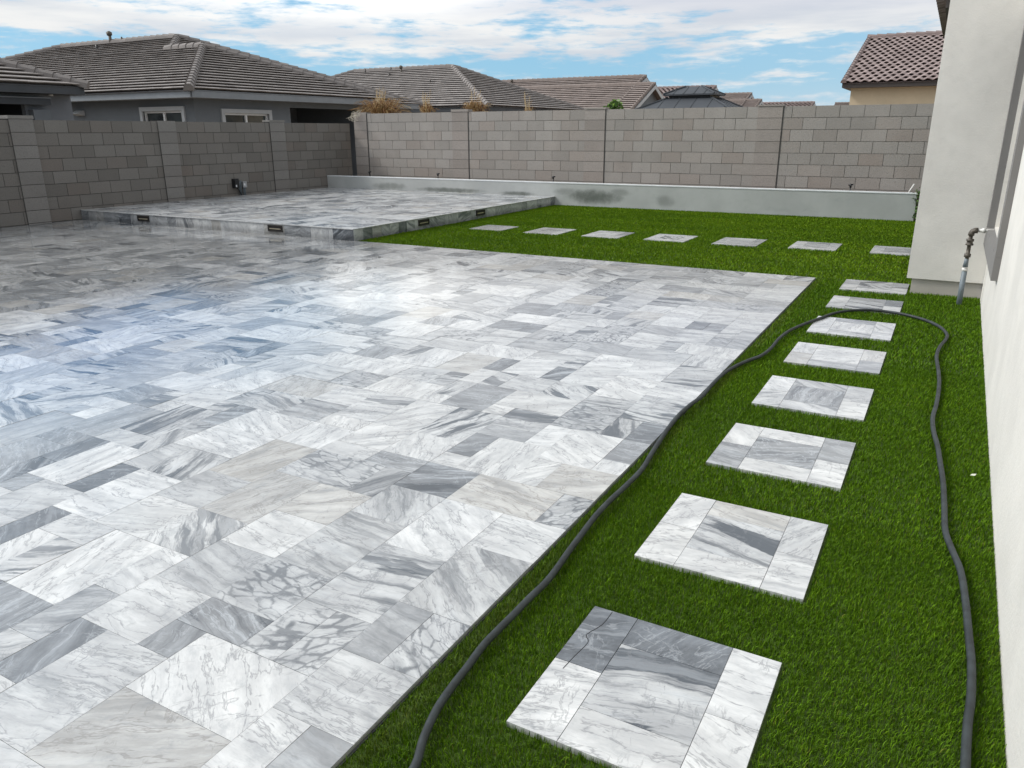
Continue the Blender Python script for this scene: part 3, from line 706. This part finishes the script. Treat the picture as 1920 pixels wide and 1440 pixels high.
# ------------------------------------------------------------------ roofs and neighbour houses
def roof_face(mb, A, B, C, D, ch=.27, nose=.064, tw=.33, lit=True, mi=0, barrel=False):
    """stepped tile courses on the quad A-B (eave) D-C (top)"""
    A, B, C, D = map(Vector, (A, B, C, D))
    nrm = (B - A).cross(D - A).normalized()
    if nrm.z < 0: nrm = -nrm
    E = (B - A).normalized(); up = nrm.cross(E); up = up if up.z > 0 else -up
    L = (D - A).dot(up); n = max(1, round(L / ch)); th = .02
    ustart = lambda t: A.lerp(D, t); uend = lambda t: B.lerp(C, t)
    for i in range(n):
        t0, t1 = i / n, min(1, (i + 1.12) / n); t1 = min(t1, 1)
        a, bb, c, d = ustart(t0), uend(t0), uend(t1), ustart(t1)
        tot = (bb - a).length
        if tot < .02: continue
        e = (bb - a) / tot; k = max(1, round(tot / tw)); tb = min(1, t0 + .45 / n)
        ab, bbk = ustart(tb), uend(tb)
        off = (i % 2) * .5
        edges = sorted({0.0, 1.0, *[(j + off) / k for j in range(k) if 0 < (j + off) / k < 1]})
        for s0, s1 in zip(edges, edges[1:]):
            if not barrel:
                j = random.gauss(0, .0015); hn = nose + j
                g = .0
                q0, q1 = a.lerp(bb, s0), a.lerp(bb, s1); r0_, r1_ = d.lerp(c, s0), d.lerp(c, s1)
                tn = (min(1, max(0, random.gauss(.5, .24))), 0, 0, 1)
                mb.face([q0 + nrm * hn, q1 + nrm * hn, r1_ + nrm * .004, r0_ + nrm * .004], mi, tn)
                mb.face([q0 + nrm * (hn - th), q1 + nrm * (hn - th), q1 + nrm * hn, q0 + nrm * hn], mi, tn)
            else:
                q0, q1 = a.lerp(bb, s0), a.lerp(bb, s1); r0_, r1_ = d.lerp(c, s0), d.lerp(c, s1); tn = (min(1, max(0, random.gauss(.5, .25))), 0, 0, 1)
                prof = [(0, -.006), (.14, -.018), (.30, -.004), (.46, .026), (.6, .036), (.76, .028), (.9, .008), (1, -.006)]
                for (x0, h0), (x1, h1) in zip(prof, prof[1:]):
                    p0, p1, p2, p3 = q0.lerp(q1, x0), q0.lerp(q1, x1), r0_.lerp(r1_, x1), r0_.lerp(r1_, x0)
                    mb.face([p0 + nrm * (nose + h0), p1 + nrm * (nose + h1), p2 + nrm * (.008 + h1), p3 + nrm * (.008 + h0)], mi, tn)
                    mb.face([p0 + nrm * (nose + h0 - .02), p1 + nrm * (nose + h1 - .02), p1 + nrm * (nose + h1), p0 + nrm * (nose + h0)], mi, tn)
        dk = (.0, 0, 0, 1)  # gap under each course coloured darkest, painting in the shade line
        if not barrel:
            mb.face([a + nrm * (nose - th), bb + nrm * (nose - th), bbk + nrm * (nose - th - .006), ab + nrm * (nose - th - .006)], mi, dk)
            mb.face([ab - nrm * .02, bbk - nrm * .02, bbk + nrm * (nose - th - .006), ab + nrm * (nose - th - .006)], mi, dk)
    mb.face([A - nrm * .03, B - nrm * .03, C - nrm * .03, D - nrm * .03] if (C - D).length > .01 else [A - nrm * .03, B - nrm * .03, C - nrm * .03], mi, (.1, 0, 0, 1))

def caps(mb, a, b, r=.13, step=.34, lift=.05, mi=0):
    """overlapping ridge tiles from a (low end) to b"""
    a, b = Vector(a), Vector(b); L = (b - a).length; d = (b - a) / L; s = d.cross(Vector((0, 0, 1))).normalized(); u = s.cross(d)
    n = max(1, int(L / step))
    for i in range(n):
        p, q = a + d * (i * L / n - .03), a + d * ((i + 1) * L / n + .03); tn = (min(1, max(0, random.gauss(-.1, .2))), 0, 0, 1)
        prof = [(-1.0, -.75), (-.82, .05), (-.35, .52), (.35, .52), (.82, .05), (1.0, -.75)]
        f0 = [p + s * (x * r * 1.06) + u * (y * r * 1.06 + lift + .025) for x, y in prof]; f1 = [q + s * (x * r * .9) + u * (y * r * .9 + lift) for x, y in prof]
        for k in range(5): mb.face([f0[k], f0[k + 1], f1[k + 1], f1[k]], mi, tn)
        mb.face(f0[::-1], mi, (0.05, 0, 0, 1)); mb.face(f1, mi, tn)

def hip(mb, x0, x1, y0, y1, z, p, emerge=0.0, cut=0.0):
    """hip roof over a rectangle longer in x (ridge along x)"""
    h = (y1 - y0) / 2; zr = z + p * h; ym = (y0 + y1) / 2
    a, bq, c, d = (x0, y0, z), (x1, y0, z), (x1, y1, z), (x0, y1, z); r0, r1 = (x0 + h, ym, zr), (x1 - h, ym, zr)
    roof_face(mb, (x0 + cut, y0 + cut, z + p * cut), (x1 - cut, y0 + cut, z + p * cut), r1, r0); roof_face(mb, bq, c, r1, r1)
    mb.face([c, d, r0, r1], 0); mb.face([d, a, r0], 0)
    caps(mb, Vector(bq).lerp(Vector(r1), emerge), r1); caps(mb, c, r1); caps(mb, a, r0); caps(mb, r0, r1); caps(mb, d, r0)
    return r0, r1

def window_on(house, P, u0, u1, z0, z1, trim=.10, tm='palewin', split=True):
    b = MB()
    def bx(mb, a0, a1, d0, d1, za, zb):
        p = [P(u, v, d) for v in (za, zb) for d in (d0, d1) for u in (a0, a1)]
        for q in ((0, 2, 3, 1), (4, 5, 7, 6), (0, 1, 5, 4), (2, 6, 7, 3), (0, 4, 6, 2), (1, 3, 7, 5)): mb.face([p[k] for k in q], 0)
    bx(b, u0 - trim, u1 + trim, -.02, .05, z1, z1 + trim); bx(b, u0 - trim, u0, -.02, .05, z0, z1 - .001); bx(b, u1, u1 + trim, -.02, .05, z0, z1 - .001); bx(b, u0 - trim, u1 + trim, -.02, .05, z0 - trim, z0 - .001)
    w_ = world_child(b.build('window', M[tm]), house)
    b = MB(); f_ = .05
    bx(b, u0, u1, -.08, -.03, z1 - f_, z1 - .002); bx(b, u0, u1, -.08, -.03, z0, z0 + f_); bx(b, u0 + .001, u0 + f_, -.08, -.03, z0 + f_, z1 - f_ - .001); bx(b, u1 - f_, u1 - .001, -.08, -.03, z0 + f_, z1 - f_ - .001)
    um = (u0 + u1) / 2
    bx(b, um - .03, um + .03, -.08, -.025, z0 + f_, z1 - f_ - .001)
    b.build('frame', M['white_vinyl'], w_)
    b = MB(); bx(b, u0, u1, -.11, -.085, z0, z1); b.build('pane', M['glass'], w_)
    return w_

def vent(house, x, y, z0, z1, r=.05, hood=False, name='vent_pipe'):
    b = MB(); b.tube([(x, y, z0 - .15), (x, y, z1 - (.06 if hood else 0))], r, 8)
    if hood: b.tube([(x, y, z1 - .10), (x - .02, y, z1)], [r * 1.7, r * 1.9], 10); b.tube([(x - .02, y, z1), (x - .02, y, z1 + .05)], [r * 1.9, r * .7], 10)
    return world_child(b.build(name, M['bronze'] if not hood else M['pipe_steel'], None, True), house)

# --- house A: grey house beyond the left fence
hA = empty('grey_house', (-22, 18, 0)); tag(hA, 'dark grey single storey house with tiled hip roof just beyond the left fence', 'house')
zA, pA = 2.57, .37
b = MB()
r0, r1 = hip(b, -38.5, -19.1, 14.47, 27.0, zA - .03, .362, .70, 4.38)
zq = zA + pA * 4.25
roof_face(b, (-38.5, 14.45, zA), (-17.5, 14.45, zA), (-21.75, 18.7, zq), (-34.25, 18.7, zq)); roof_face(b, (-17.5, 14.45, zA), (-17.5, 22.95, zA), (-21.75, 18.7, zq), (-21.75, 18.7, zq))
b.face([(-17.5, 22.95, zA), (-24, 22.95, zA), (-24, 18.7, zq), (-21.75, 18.7, zq)])
caps(b, (-17.5, 14.45, zA), (-21.75, 18.7, zq)); caps(b, (-17.5, 22.95, zA), (-21.75, 18.7, zq)); caps(b, (-21.75, 18.7, zq), (-23.5, 18.7, zq))
world_child(b.build('roof', M['roofA']), hA)
b = MB()
for (x0, x1, y0, y1) in ((-38.4, -17.55, 14.50, 14.54), (-17.56, -17.52, 14.55, 22.9), (-19.16, -19.12, 22.95, 26.9), (-19.1, -17.57, 22.86, 22.9)): b.box(x0, x1, y0, y1, zA - .19, zA - .005)
b.box(-38.3, -17.58, 14.55, 14.98, zA - .19, zA - .17); b.box(-18.06, -17.57, 15.0, 22.85, zA - .19, zA - .17)
world_child(b.build('fascia', M['fascia']), hA)
b = MB()
walled(b, lambda u, v, w_: (u, 15.0 - w_, v), -38, -18.05, -.079, 2.39, [(-20.15, -18.53, 1.3, 2.08)], .12)
walled(b, lambda u, v, w_: (-18.05 + w_, u, v), 15.0, 22.5, -.079, 2.39, [(15.98, 17.63, 1.3, 2.03), (18.54, 22.2, 0, 2.23)], .12)
b.face([(-19.4, 22.5, -.079), (-18.05, 22.5, -.079), (-18.05, 22.5, 2.39), (-19.4, 22.5, 2.39)]); b.face([(-19.4, 22.5, -.079), (-19.4, 26.6, -.079), (-19.4, 26.6, 2.39), (-19.4, 22.5, 2.39)])
world_child(b.build('wall', M['greywall']), hA)
b = MB(); b.face([(-18.17, 18.55, 0), (-21.3, 18.55, 0), (-21.3, 18.55, 2.5), (-18.17, 18.55, 2.5)]); b.face([(-21.3, 18.55, 0), (-21.3, 22.2, 0), (-21.3, 22.2, 2.5), (-21.3, 18.55, 2.5)]); b.face([(-21.3, 22.2, 0), (-18.17, 22.2, 0), (-18.17, 22.2, 2.5), (-21.3, 22.2, 2.5)]); b.face([(-18.1, 18.5, 2.5), (-21.35, 18.5, 2.5), (-21.35, 22.3, 2.5), (-18.1, 22.3, 2.5)])
world_child(b.build('covered_patio', M['greywall']), hA)
window_on(hA, lambda u, v, w_: (u, 15.0 - w_, v), -20.15, -18.53, 1.3, 2.08, .11)
window_on(hA, lambda u, v, w_: (-18.05 + w_, u, v), 15.98, 17.63, 1.3, 2.03, .11)
window_on(hA, lambda u, v, w_: (-21.3 + w_, u, v), 19.2, 21.6, .1, 2.1, .06, 'fascia_dark')
vent(hA, -29.08, 20.66, 4.82, 5.17, .055, True); vent(hA, -28.4, 20.66, 4.82, 4.98, .03); vent(hA, -28.86, 19.9, 4.55, 4.66, .05)
b = MB(); b.face([(-23.2, 14.99, 2.15), (-22.8, 14.99, 2.15), (-22.85, 14.75, 2.05), (-23.15, 14.75, 2.05)]); b.face([(-23.2, 14.99, 2.15), (-23.15, 14.75, 2.05), (-23.2, 14.99, 2.0)]); b.face([(-22.8, 14.99, 2.15), (-22.8, 14.99, 2.0), (-22.85, 14.75, 2.05)]); b.face([(-23.15, 14.75, 2.05), (-22.85, 14.75, 2.05), (-22.8, 14.99, 2.0), (-23.2, 14.99, 2.0)])
world_child(b.build('vent_hood', M['palewin']), hA)

# --- house L: nearer grey house at the left edge
hL = empty('grey_house', (-20, 8, 0)); tag(hL, 'grey house at the left edge, its hip roof corner overlapping the bigger grey house', 'house')
b = MB(); zL, pL = 2.50, .385
A, B_c = (-17.5, -4, zL), (-17.5, 11.66, zL); s = 6.0
roof_face(b, A, B_c, (-17.5 - s, 11.66 - s, zL + pL * s), (-17.5 - s, -4, zL + pL * s)); b.face([B_c, (-17.5 - s, 11.66 - s, zL + pL * s), (-32, 11.66 - s, zL + pL * s), (-32, 11.66, zL)], 0); b.face([(-17.5 - s, 11.66 - s, zL + pL * s), (-17.5 - s, -4, zL + pL * s), (-32, -4, zL + pL * s), (-32, 11.66 - s, zL + pL * s)], 0)
caps(b, B_c, (-17.5 - s, 11.66 - s, zL + pL * s))
world_child(b.build('roof', M['roofA']), hL)
b = MB(); b.box(-17.56, -17.52, -4, 11.6, zL - .17, zL - .005); b.box(-32, -17.57, 11.56, 11.6, zL - .17, zL - .005); b.box(-18.04, -17.57, -4, 11.55, zL - .17, zL - .155)
world_child(b.build('fascia', M['fascia_dark']), hL)
b = MB(); walled(b, lambda u, v, w_: (-18.05 + w_, u, v), -3.8, 11.58, -.079, 2.34, [(3.5, 10.50, 0, 2.12)], .14); b.face([(-18.05, 11.58, -.079), (-31.8, 11.58, -.079), (-31.8, 11.58, 2.34), (-18.05, 11.58, 2.34)])
world_child(b.build('wall', M['greywall2']), hL)
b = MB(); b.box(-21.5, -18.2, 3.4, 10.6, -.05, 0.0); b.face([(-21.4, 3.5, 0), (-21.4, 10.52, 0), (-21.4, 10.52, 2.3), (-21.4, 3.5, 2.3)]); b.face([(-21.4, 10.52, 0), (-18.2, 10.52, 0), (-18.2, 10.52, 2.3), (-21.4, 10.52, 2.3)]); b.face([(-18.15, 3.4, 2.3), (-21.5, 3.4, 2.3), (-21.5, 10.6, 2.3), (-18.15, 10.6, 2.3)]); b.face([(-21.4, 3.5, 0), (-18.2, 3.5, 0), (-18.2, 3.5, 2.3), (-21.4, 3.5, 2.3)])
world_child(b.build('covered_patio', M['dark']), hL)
b = MB(); b.box(-17.99, -17.75, 3.2, 10.92, 2.10, 2.235); world_child(b.build('beam', M['fascia_dark']), hL)
b = MB(); b.box(-18.0, -17.74, 3.19, 10.93, 2.2355, 2.255); world_child(b.build('beam_flashing', M['fascia']), hL)
b = MB(); b.box(-18.04, -17.85, 10.55, 10.95, 1.2, 2.0); bevel(world_child(b.build('meter_cabinet', M['greywall']), hL), .03)
b = MB(); b.tube([(-18.05, 11.06, 2.40), (-17.95, 11.06, 2.40)], .05, 10); b.tube([(-17.95, 11.06, 2.45), (-17.95, 11.06, 2.30)], [.045, .055], 10); world_child(b.build('security_camera', M['white_vinyl'], None, True), hL)

# --- house B: grey hip roof farther off
hB = empty('grey_house', (-25, 35, 0)); tag(hB, 'grey hip roofed house farther back, behind the left corner of the far fence', 'house')
b = MB(); hip(b, -34.1, -17.8, 30, 40, 2.57, .41); world_child(b.build('roof', M['roofA']), hB)
b = MB(); b.box(-34, -17.9, 30.06, 30.1, 2.36, 2.56); b.box(-17.9, -17.86, 30.1, 39.9, 2.36, 2.56); b.box(-33.9, -17.95, 30.11, 39.8, 2.36, 2.38); world_child(b.build('fascia', M['fascia_dark']), hB)
b = MB(); b.box(-33.5, -18.4, 30.5, 39.5, -.079, 2.37); world_child(b.build('wall', M['greywall']), hB)
vent(hB, -25.66, 34.53, 4.42, 4.72, .05, True); vent(hB, -26.14, 34.14, 4.27, 4.38, .07); vent(hB, -28.07, 34.6, 4.45, 4.7, .03); vent(hB, -22.76, 32.9, 3.74, 3.93, .035); vent(hB, -26.6, 34.9, 4.55, 4.72, .05)

def gable(mb, wl, x0, x1, y0, y1, z, p, barrel=False, tw=.33, ov=.35, back=True):
    """ridge along x, tiles on the south face, gable wall closing the east end"""
    ym = (y0 + y1) / 2; zr = z + p * (ym - y0)
    roof_face(mb, (x0, y0, z), (x1, y0, z), (x1, ym, zr), (x0, ym, zr), barrel=barrel, tw=tw)
    mb.face([(x1, y1, z), (x0, y1, z), (x0, ym, zr), (x1, ym, zr)], 0, (.4, 0, 0, 1))
    caps(mb, (x0, ym, zr), (x1, ym, zr))
    caps(mb, (x1 - .08, y0, z), (x1 - .08, ym, zr), .09); caps(mb, (x1 - .08, y1, z), (x1 - .08, ym, zr), .09)
    wl.face([(x1 - ov, y0 + .1, z - .12), (x1 - ov, y1 - .1, z - .12), (x1 - ov, ym, zr - .10)], 0)
def rake(mb, x, y0, y1, z, p):
    ym = (y0 + y1) / 2; zr = z + p * (ym - y0)
    for ya in (y0, y1):
        mb.face([(x, ya, z - .24), (x, ya, z - .04), (x, ym, zr - .04), (x, ym, zr - .24)], 0)
        mb.face([(x - .04, ya, z - .24), (x - .04, ya, z - .04), (x - .04, ym, zr - .04), (x - .04, ym, zr - .24)], 0)
        mb.face([(x, ya, z - .24), (x, ym, zr - .24), (x - .04, ym, zr - .24), (x - .04, ya, z - .24)], 0)

# --- house C: brown roof with two gables
hC = empty('brown_roofed_house', (-20, 44, 0)); tag(hC, 'house with long brown tiled roof and two stepped gables behind the far fence', 'house')
b = MB(); wl = MB(); rk = MB()
gable(b, wl, -29, -16.2, 39.98, 50, 2.42, .41); rake(rk, -16.15, 39.98, 50, 2.42, .41)
gable(b, wl, -24, -15.15, 40, 47.2, 2.45, .425); rake(rk, -15.1, 40, 47.2, 2.45, .425)
wl.box(-28.6, -15.6, 40.5, 47, -.079, 2.4)
world_child(b.build('roof', M['roofC']), hC); world_child(wl.build('wall', M['greywall']), hC); world_child(rk.build('rake_board', M['palewin']), hC)
vent(hC, -24.75, 44.64, 4.25, 4.55, .05, True)

# --- far houses between gazebo and the beige house
def small_house(name, label, parts, wallm, roofm, barrel):
    h = empty(name, (parts[0][0], parts[0][2], 0)); tag(h, label, 'house')
    b = MB(); wl = MB(); rk = MB()
    for (x0, x1, y0, y1, z, p) in parts:
        gable(b, wl, x0, x1, y0, y1, z, p, barrel, .36); rake(rk, x1 + .04, y0, y1, z, p); wl.box(x0 + .4, x1 - .36, y0 + .5, y1 - .5, -.079, z - .02)
    world_child(b.build('roof', M[roofm]), h); world_child(wl.build('wall', M[wallm]), h); world_child(rk.build('rake_board', M['palewin']), h)
    return h
small_house('tiled_house', 'brown barrel tiled house peeking out directly behind the metal gazebo', [(-23, -15.9, 53.5, 64.5, 2.46, .38)], 'greywall2', 'roofR', True)
small_house('tiled_house', 'pale brown roofed house with two small gables right of the gazebo', [(-21, -15.25, 62, 73, 2.39, .36), (-19, -14.1, 61.98, 70, 2.37, .36)], 'greywall2', 'roofC', False)
small_house('tiled_house', 'low far roof just left of the beige house', [(-20, -12.65, 78, 87, 2.69, .31)], 'beige', 'roofR', True)
small_house('tiled_house', 'sliver of pale distant roof touching the corner of the beige house', [(-13.6, -6.5, 100, 108, 3.38, .31)], 'beige', 'roofC', False)

# --- house R: beige with barrel tiles
hR = empty('beige_house', (0, 32, 0)); tag(hR, 'tall beige stucco house with brown barrel tile gable roof at the right', 'house')
b = MB(); zR, pR, dR = 3.05, .315, 6.2; x0R = -3.79
roof_face(b, (x0R, 30, zR), (6.2, 30, zR), (6.2, 30 + dR, zR + pR * dR), (x0R, 30 + dR, zR + pR * dR), barrel=True, tw=.27, ch=.34, nose=.045)
b.face([(6.2, 30 + 2 * dR, zR), (x0R, 30 + 2 * dR, zR), (x0R, 30 + dR, zR + pR * dR), (6.2, 30 + dR, zR + pR * dR)], 0)
caps(b, (x0R, 30 + dR, zR + pR * dR), (6.2, 30 + dR, zR + pR * dR), .14); caps(b, (x0R + .05, 30, zR), (x0R + .05, 30 + dR, zR + pR * dR), .09)
world_child(b.build('roof', M['roofR']), hR)
b = MB(); b.box(x0R + .02, 6.2, 30.05, 30.1, zR - .16, zR - .01); b.box(x0R + .02, x0R + .06, 30.101, 30 + dR, zR - .16, zR - .01); b.box(x0R + .07, 6.1, 30.11, 30.5, zR - .16, zR - .14)
b.face([(x0R + .01, 30.05, zR - .16), (x0R + .01, 30 + dR, zR + pR * dR - .16), (x0R + .01, 30 + dR, zR + pR * dR), (x0R + .01, 30.05, zR)], 0)
world_child(b.build('fascia', M['fascia_brown']), hR)
b = MB(); b.box(x0R + .27, 6, 30.4, 30 + 2 * dR - .4, -.079, zR - .14); b.face([(x0R + .27, 30.4, zR - .14), (x0R + .27, 30 + 2 * dR - .4, zR - .14), (x0R + .27, 30 + dR, zR + pR * dR - .1)], 0)
world_child(b.build('wall', M['beige']), hR)

# --- gazebo
gz = empty('metal_gazebo', (-6.6, 23.6, 0)); tag(gz, 'charcoal two tier metal roofed gazebo standing behind the far fence', 'gazebo')
b = MB()
def frustum(mb, c, hx0, hy0, z0, hx1, hy1, z1, seam=.42):
    lo = [(c[0] - hx0, c[1] - hy0, z0), (c[0] + hx0, c[1] - hy0, z0), (c[0] + hx0, c[1] + hy0, z0), (c[0] - hx0, c[1] + hy0, z0)]; hi = [(c[0] - hx1, c[1] - hy1, z1), (c[0] + hx1, c[1] - hy1, z1), (c[0] + hx1, c[1] + hy1, z1), (c[0] - hx1, c[1] + hy1, z1)]
    for i in range(4):
        j = (i + 1) % 4; mb.face([lo[i], lo[j], hi[j], hi[i]])
        A, B2, C2, D2 = map(Vector, (lo[i], lo[j], hi[j], hi[i])); L = (B2 - A).length; nrm = (B2 - A).cross(D2 - A).normalized(); nrm = nrm if nrm.z > 0 else -nrm
        mb.tube([A + nrm * .01, D2 + nrm * .01], .028, 5)
        k = int(L / seam); e = (B2 - A).normalized(); h0 = (D2 - A).dot(e); h1 = (C2 - A).dot(e); Lt = D2 - A
        for q in range(1, k):
            s = q * L / k
            if s < h0: t1 = s / h0
            elif s > h1: t1 = (L - s) / max(1e-6, L - h1)
            else: t1 = 1
            p0 = A + e * s; upv = (Lt - e * h0); p1 = p0 + upv * t1
            w2 = e * .012; mb.face([p0 - w2 + nrm * .012, p0 + w2 + nrm * .012, p1 + w2 + nrm * .012, p1 - w2 + nrm * .012]); mb.face([p0 - w2, p0 - w2 + nrm * .012, p1 - w2 + nrm * .012, p1 - w2]); mb.face([p0 + w2, p0 + w2 + nrm * .012, p1 + w2 + nrm * .012, p1 + w2])
    mb.face(hi); mb.face(lo)
gc = (-6.95, 23.5)
frustum(b, gc, 1.65, 1.55, 1.95, .62, .52, 2.42); world_child(b.build('lower_roof', M['gazebo']), gz)
b = MB(); b.box(gc[0] - .60, gc[0] + .60, gc[1] - .50, gc[1] + .50, 2.425, 2.475); world_child(b.build('vent_collar', M['black']), gz)
b = MB(); b.box(gc[0] - .74, gc[0] + .74, gc[1] - .62, gc[1] + .62, 2.476, 2.515); frustum(b, gc, .74, .62, 2.516, .23, .10, 2.735, .26); world_child(b.build('upper_roof', M['gazebo']), gz)
for sx in (-1, 1):
    for sy in (-1, 1):
        b = MB(); b.box(gc[0] + sx * 1.45 - .06, gc[0] + sx * 1.45 + .06, gc[1] + sy * 1.4 - .06, gc[1] + sy * 1.4 + .06, -.079, 1.9); world_child(b.build('post', M['gazebo']), gz)

# ------------------------------------------------------------------ plants
def dry_clump(x, y, w2, zt, spike, label, n=230, z0=1.2):
    b = MB()
    for i in range(n):
        a = random.uniform(0, 2 * math.pi); h = (zt - z0) * random.uniform(.72, 1.05); out = w2 * abs(random.gauss(.55, .33)); dr = random.uniform(.06, .34)
        q = [Vector((x + random.gauss(0, .08), y + random.gauss(0, .08), z0))]
        for t_ in (.3, .55, .78, .92, 1.0):
            q.append(Vector((x + math.cos(a) * out * t_ ** 1.5, y + math.sin(a) * out * .6 * t_ ** 1.5, z0 + h * min(1, t_ * 1.25) - dr * max(0, t_ - .6) ** 1.3 * 2.6)) + Vector((random.gauss(0, .012), random.gauss(0, .012), random.gauss(0, .012))))
        c = random.choice([(.30, .16, .05), (.38, .24, .09), (.22, .10, .035), (.46, .33, .16), (.16, .08, .03)]); k = random.uniform(.75, 1.2)
        b.tube(q, [.006, .0055, .005, .0045, .004, .002], 3, col=(c[0] * k, c[1] * k, c[2] * k, 1), cap=False)
    for i in range(spike):
        a = random.uniform(0, 6.28); q = [Vector((x, y, z0)), Vector((x + .06 * math.cos(a), y, z0 + (zt - z0) * .7)), Vector((x + .16 * math.cos(a), y + .05, zt + random.uniform(.05, .32)))]
        b.tube(q, [.006, .005, .003], 3, col=(.46, .34, .17, 1), cap=False)
        for j in range(5):
            p = q[1].lerp(q[2], .35 + .13 * j); b.tube([p, p + Vector((random.gauss(0, .05), 0, .05))], .003, 3, col=(.5, .36, .2, 1), cap=False)
    o = b.build('dry_grass', M['straw']); return tag(o, label, 'plant', 'dry ornamental grasses behind the far fence')
dry_clump(-13.35, 17.0, .85, 2.36, 16, 'largest clump of dry tan grass over the corner where the fences meet', 620)
dry_clump(-11.9, 17.0, .30, 2.22, 12, 'small leaning clump of dry tan grass second from the fence corner', 240)
dry_clump(-10.45, 17.0, .42, 2.25, 8, 'rounded rusty clump of dry grass rising behind the capped fence pier', 420)
dry_clump(-8.98, 17.0, .24, 2.10, 8, 'smallest faint clump of dry grass farthest from the fence corner', 80)
# curly tendrils over the corner pier
b = MB()
for i in range(9):
    x = -13.62 + random.uniform(0, .3); z = ZR + .035; q = []
    for s_ in range(14): q.append((x - .02 * s_ * random.uniform(.2, 1) + .04 * math.sin(s_ * .9 + i), YR - .03 - .008 * s_ + .02 * math.cos(s_ + i), z + .05 * math.sin(s_ * .7 + i) - .014 * s_))
    b.tube(q, .0035, 4, col=(.52, .47, .38, 1), cap=False)
tag(b.build('dry_vine', M['straw']), 'pale curly dry vine tendrils over the top of the fence corner pier', 'vine')

def leafy(name, c, rad, n, label, pal, trunk=True, z0=.0, size=.06):
    e = empty(name, (c[0], c[1], z0)); tag(e, label, 'plant')
    b = MB(); tk = MB()
    for k in range(9):
        a = random.uniform(0, 6.28); d = Vector((math.cos(a) * rad[0] * .8, math.sin(a) * rad[1] * .8, random.uniform(-.5, .9) * rad[2]))
        tk.tube([(0, 0, 0), (d.x * .3, d.y * .3, (c[2] - z0) * .7 + d.z * .3), (d.x, d.y, c[2] - z0 + d.z)], [.02, .012, .004], 5)
    cl = [Vector((random.gauss(0, .45) * rad[0], random.gauss(0, .45) * rad[1], random.gauss(0, .45) * rad[2])) for _ in range(14)]
    for i in range(n):
        p = random.choice(cl) + Vector((random.gauss(0, .22) * rad[0], random.gauss(0, .22) * rad[1], random.gauss(0, .2) * rad[2])); p.z += c[2] - z0
        q = Quaternion((random.gauss(0, 1), random.gauss(0, 1), random.gauss(0, 1), random.gauss(0, 1))).normalized(); s = size * random.uniform(.6, 1.3)
        k = random.uniform(.6, 1.35); cc = random.choice(pal)
        b.face([p + q @ Vector(v) for v in ((-s, 0, 0), (0, -s * .38, .004), (s, 0, 0), (0, s * .38, .004))], 0, (cc[0] * k, cc[1] * k, cc[2] * k, 1))
    b.build('foliage', M['leaf'], e); tk.build('stem', M['soil'], e)
    return e
leafy('green_shrub', (-6.87, 17.1, 1.95), (.19, .18, .20), 420, 'leafy bright green shrub top showing above the far fence near the middle', [(.09, .20, .02), (.06, .14, .015), (.14, .25, .03)])
leafy('green_shrub', (-.43, 15.42, .30), (.12, .14, .27), 620, 'small dark green shrub between the end of the planter wall and the house pier', [(.06, .13, .02), (.09, .19, .03)], size=.035)

# litter on turf
b = MB(); b.face([(.268, 3.80, .010), (.287, 3.795, .014), (.293, 3.813, .018), (.275, 3.817, .012)], 0, (.50, .50, .40, 1))
tag(b.build('fallen_leaf', M['straw']), 'single pale fallen leaf on the turf near the house wall', 'leaf')
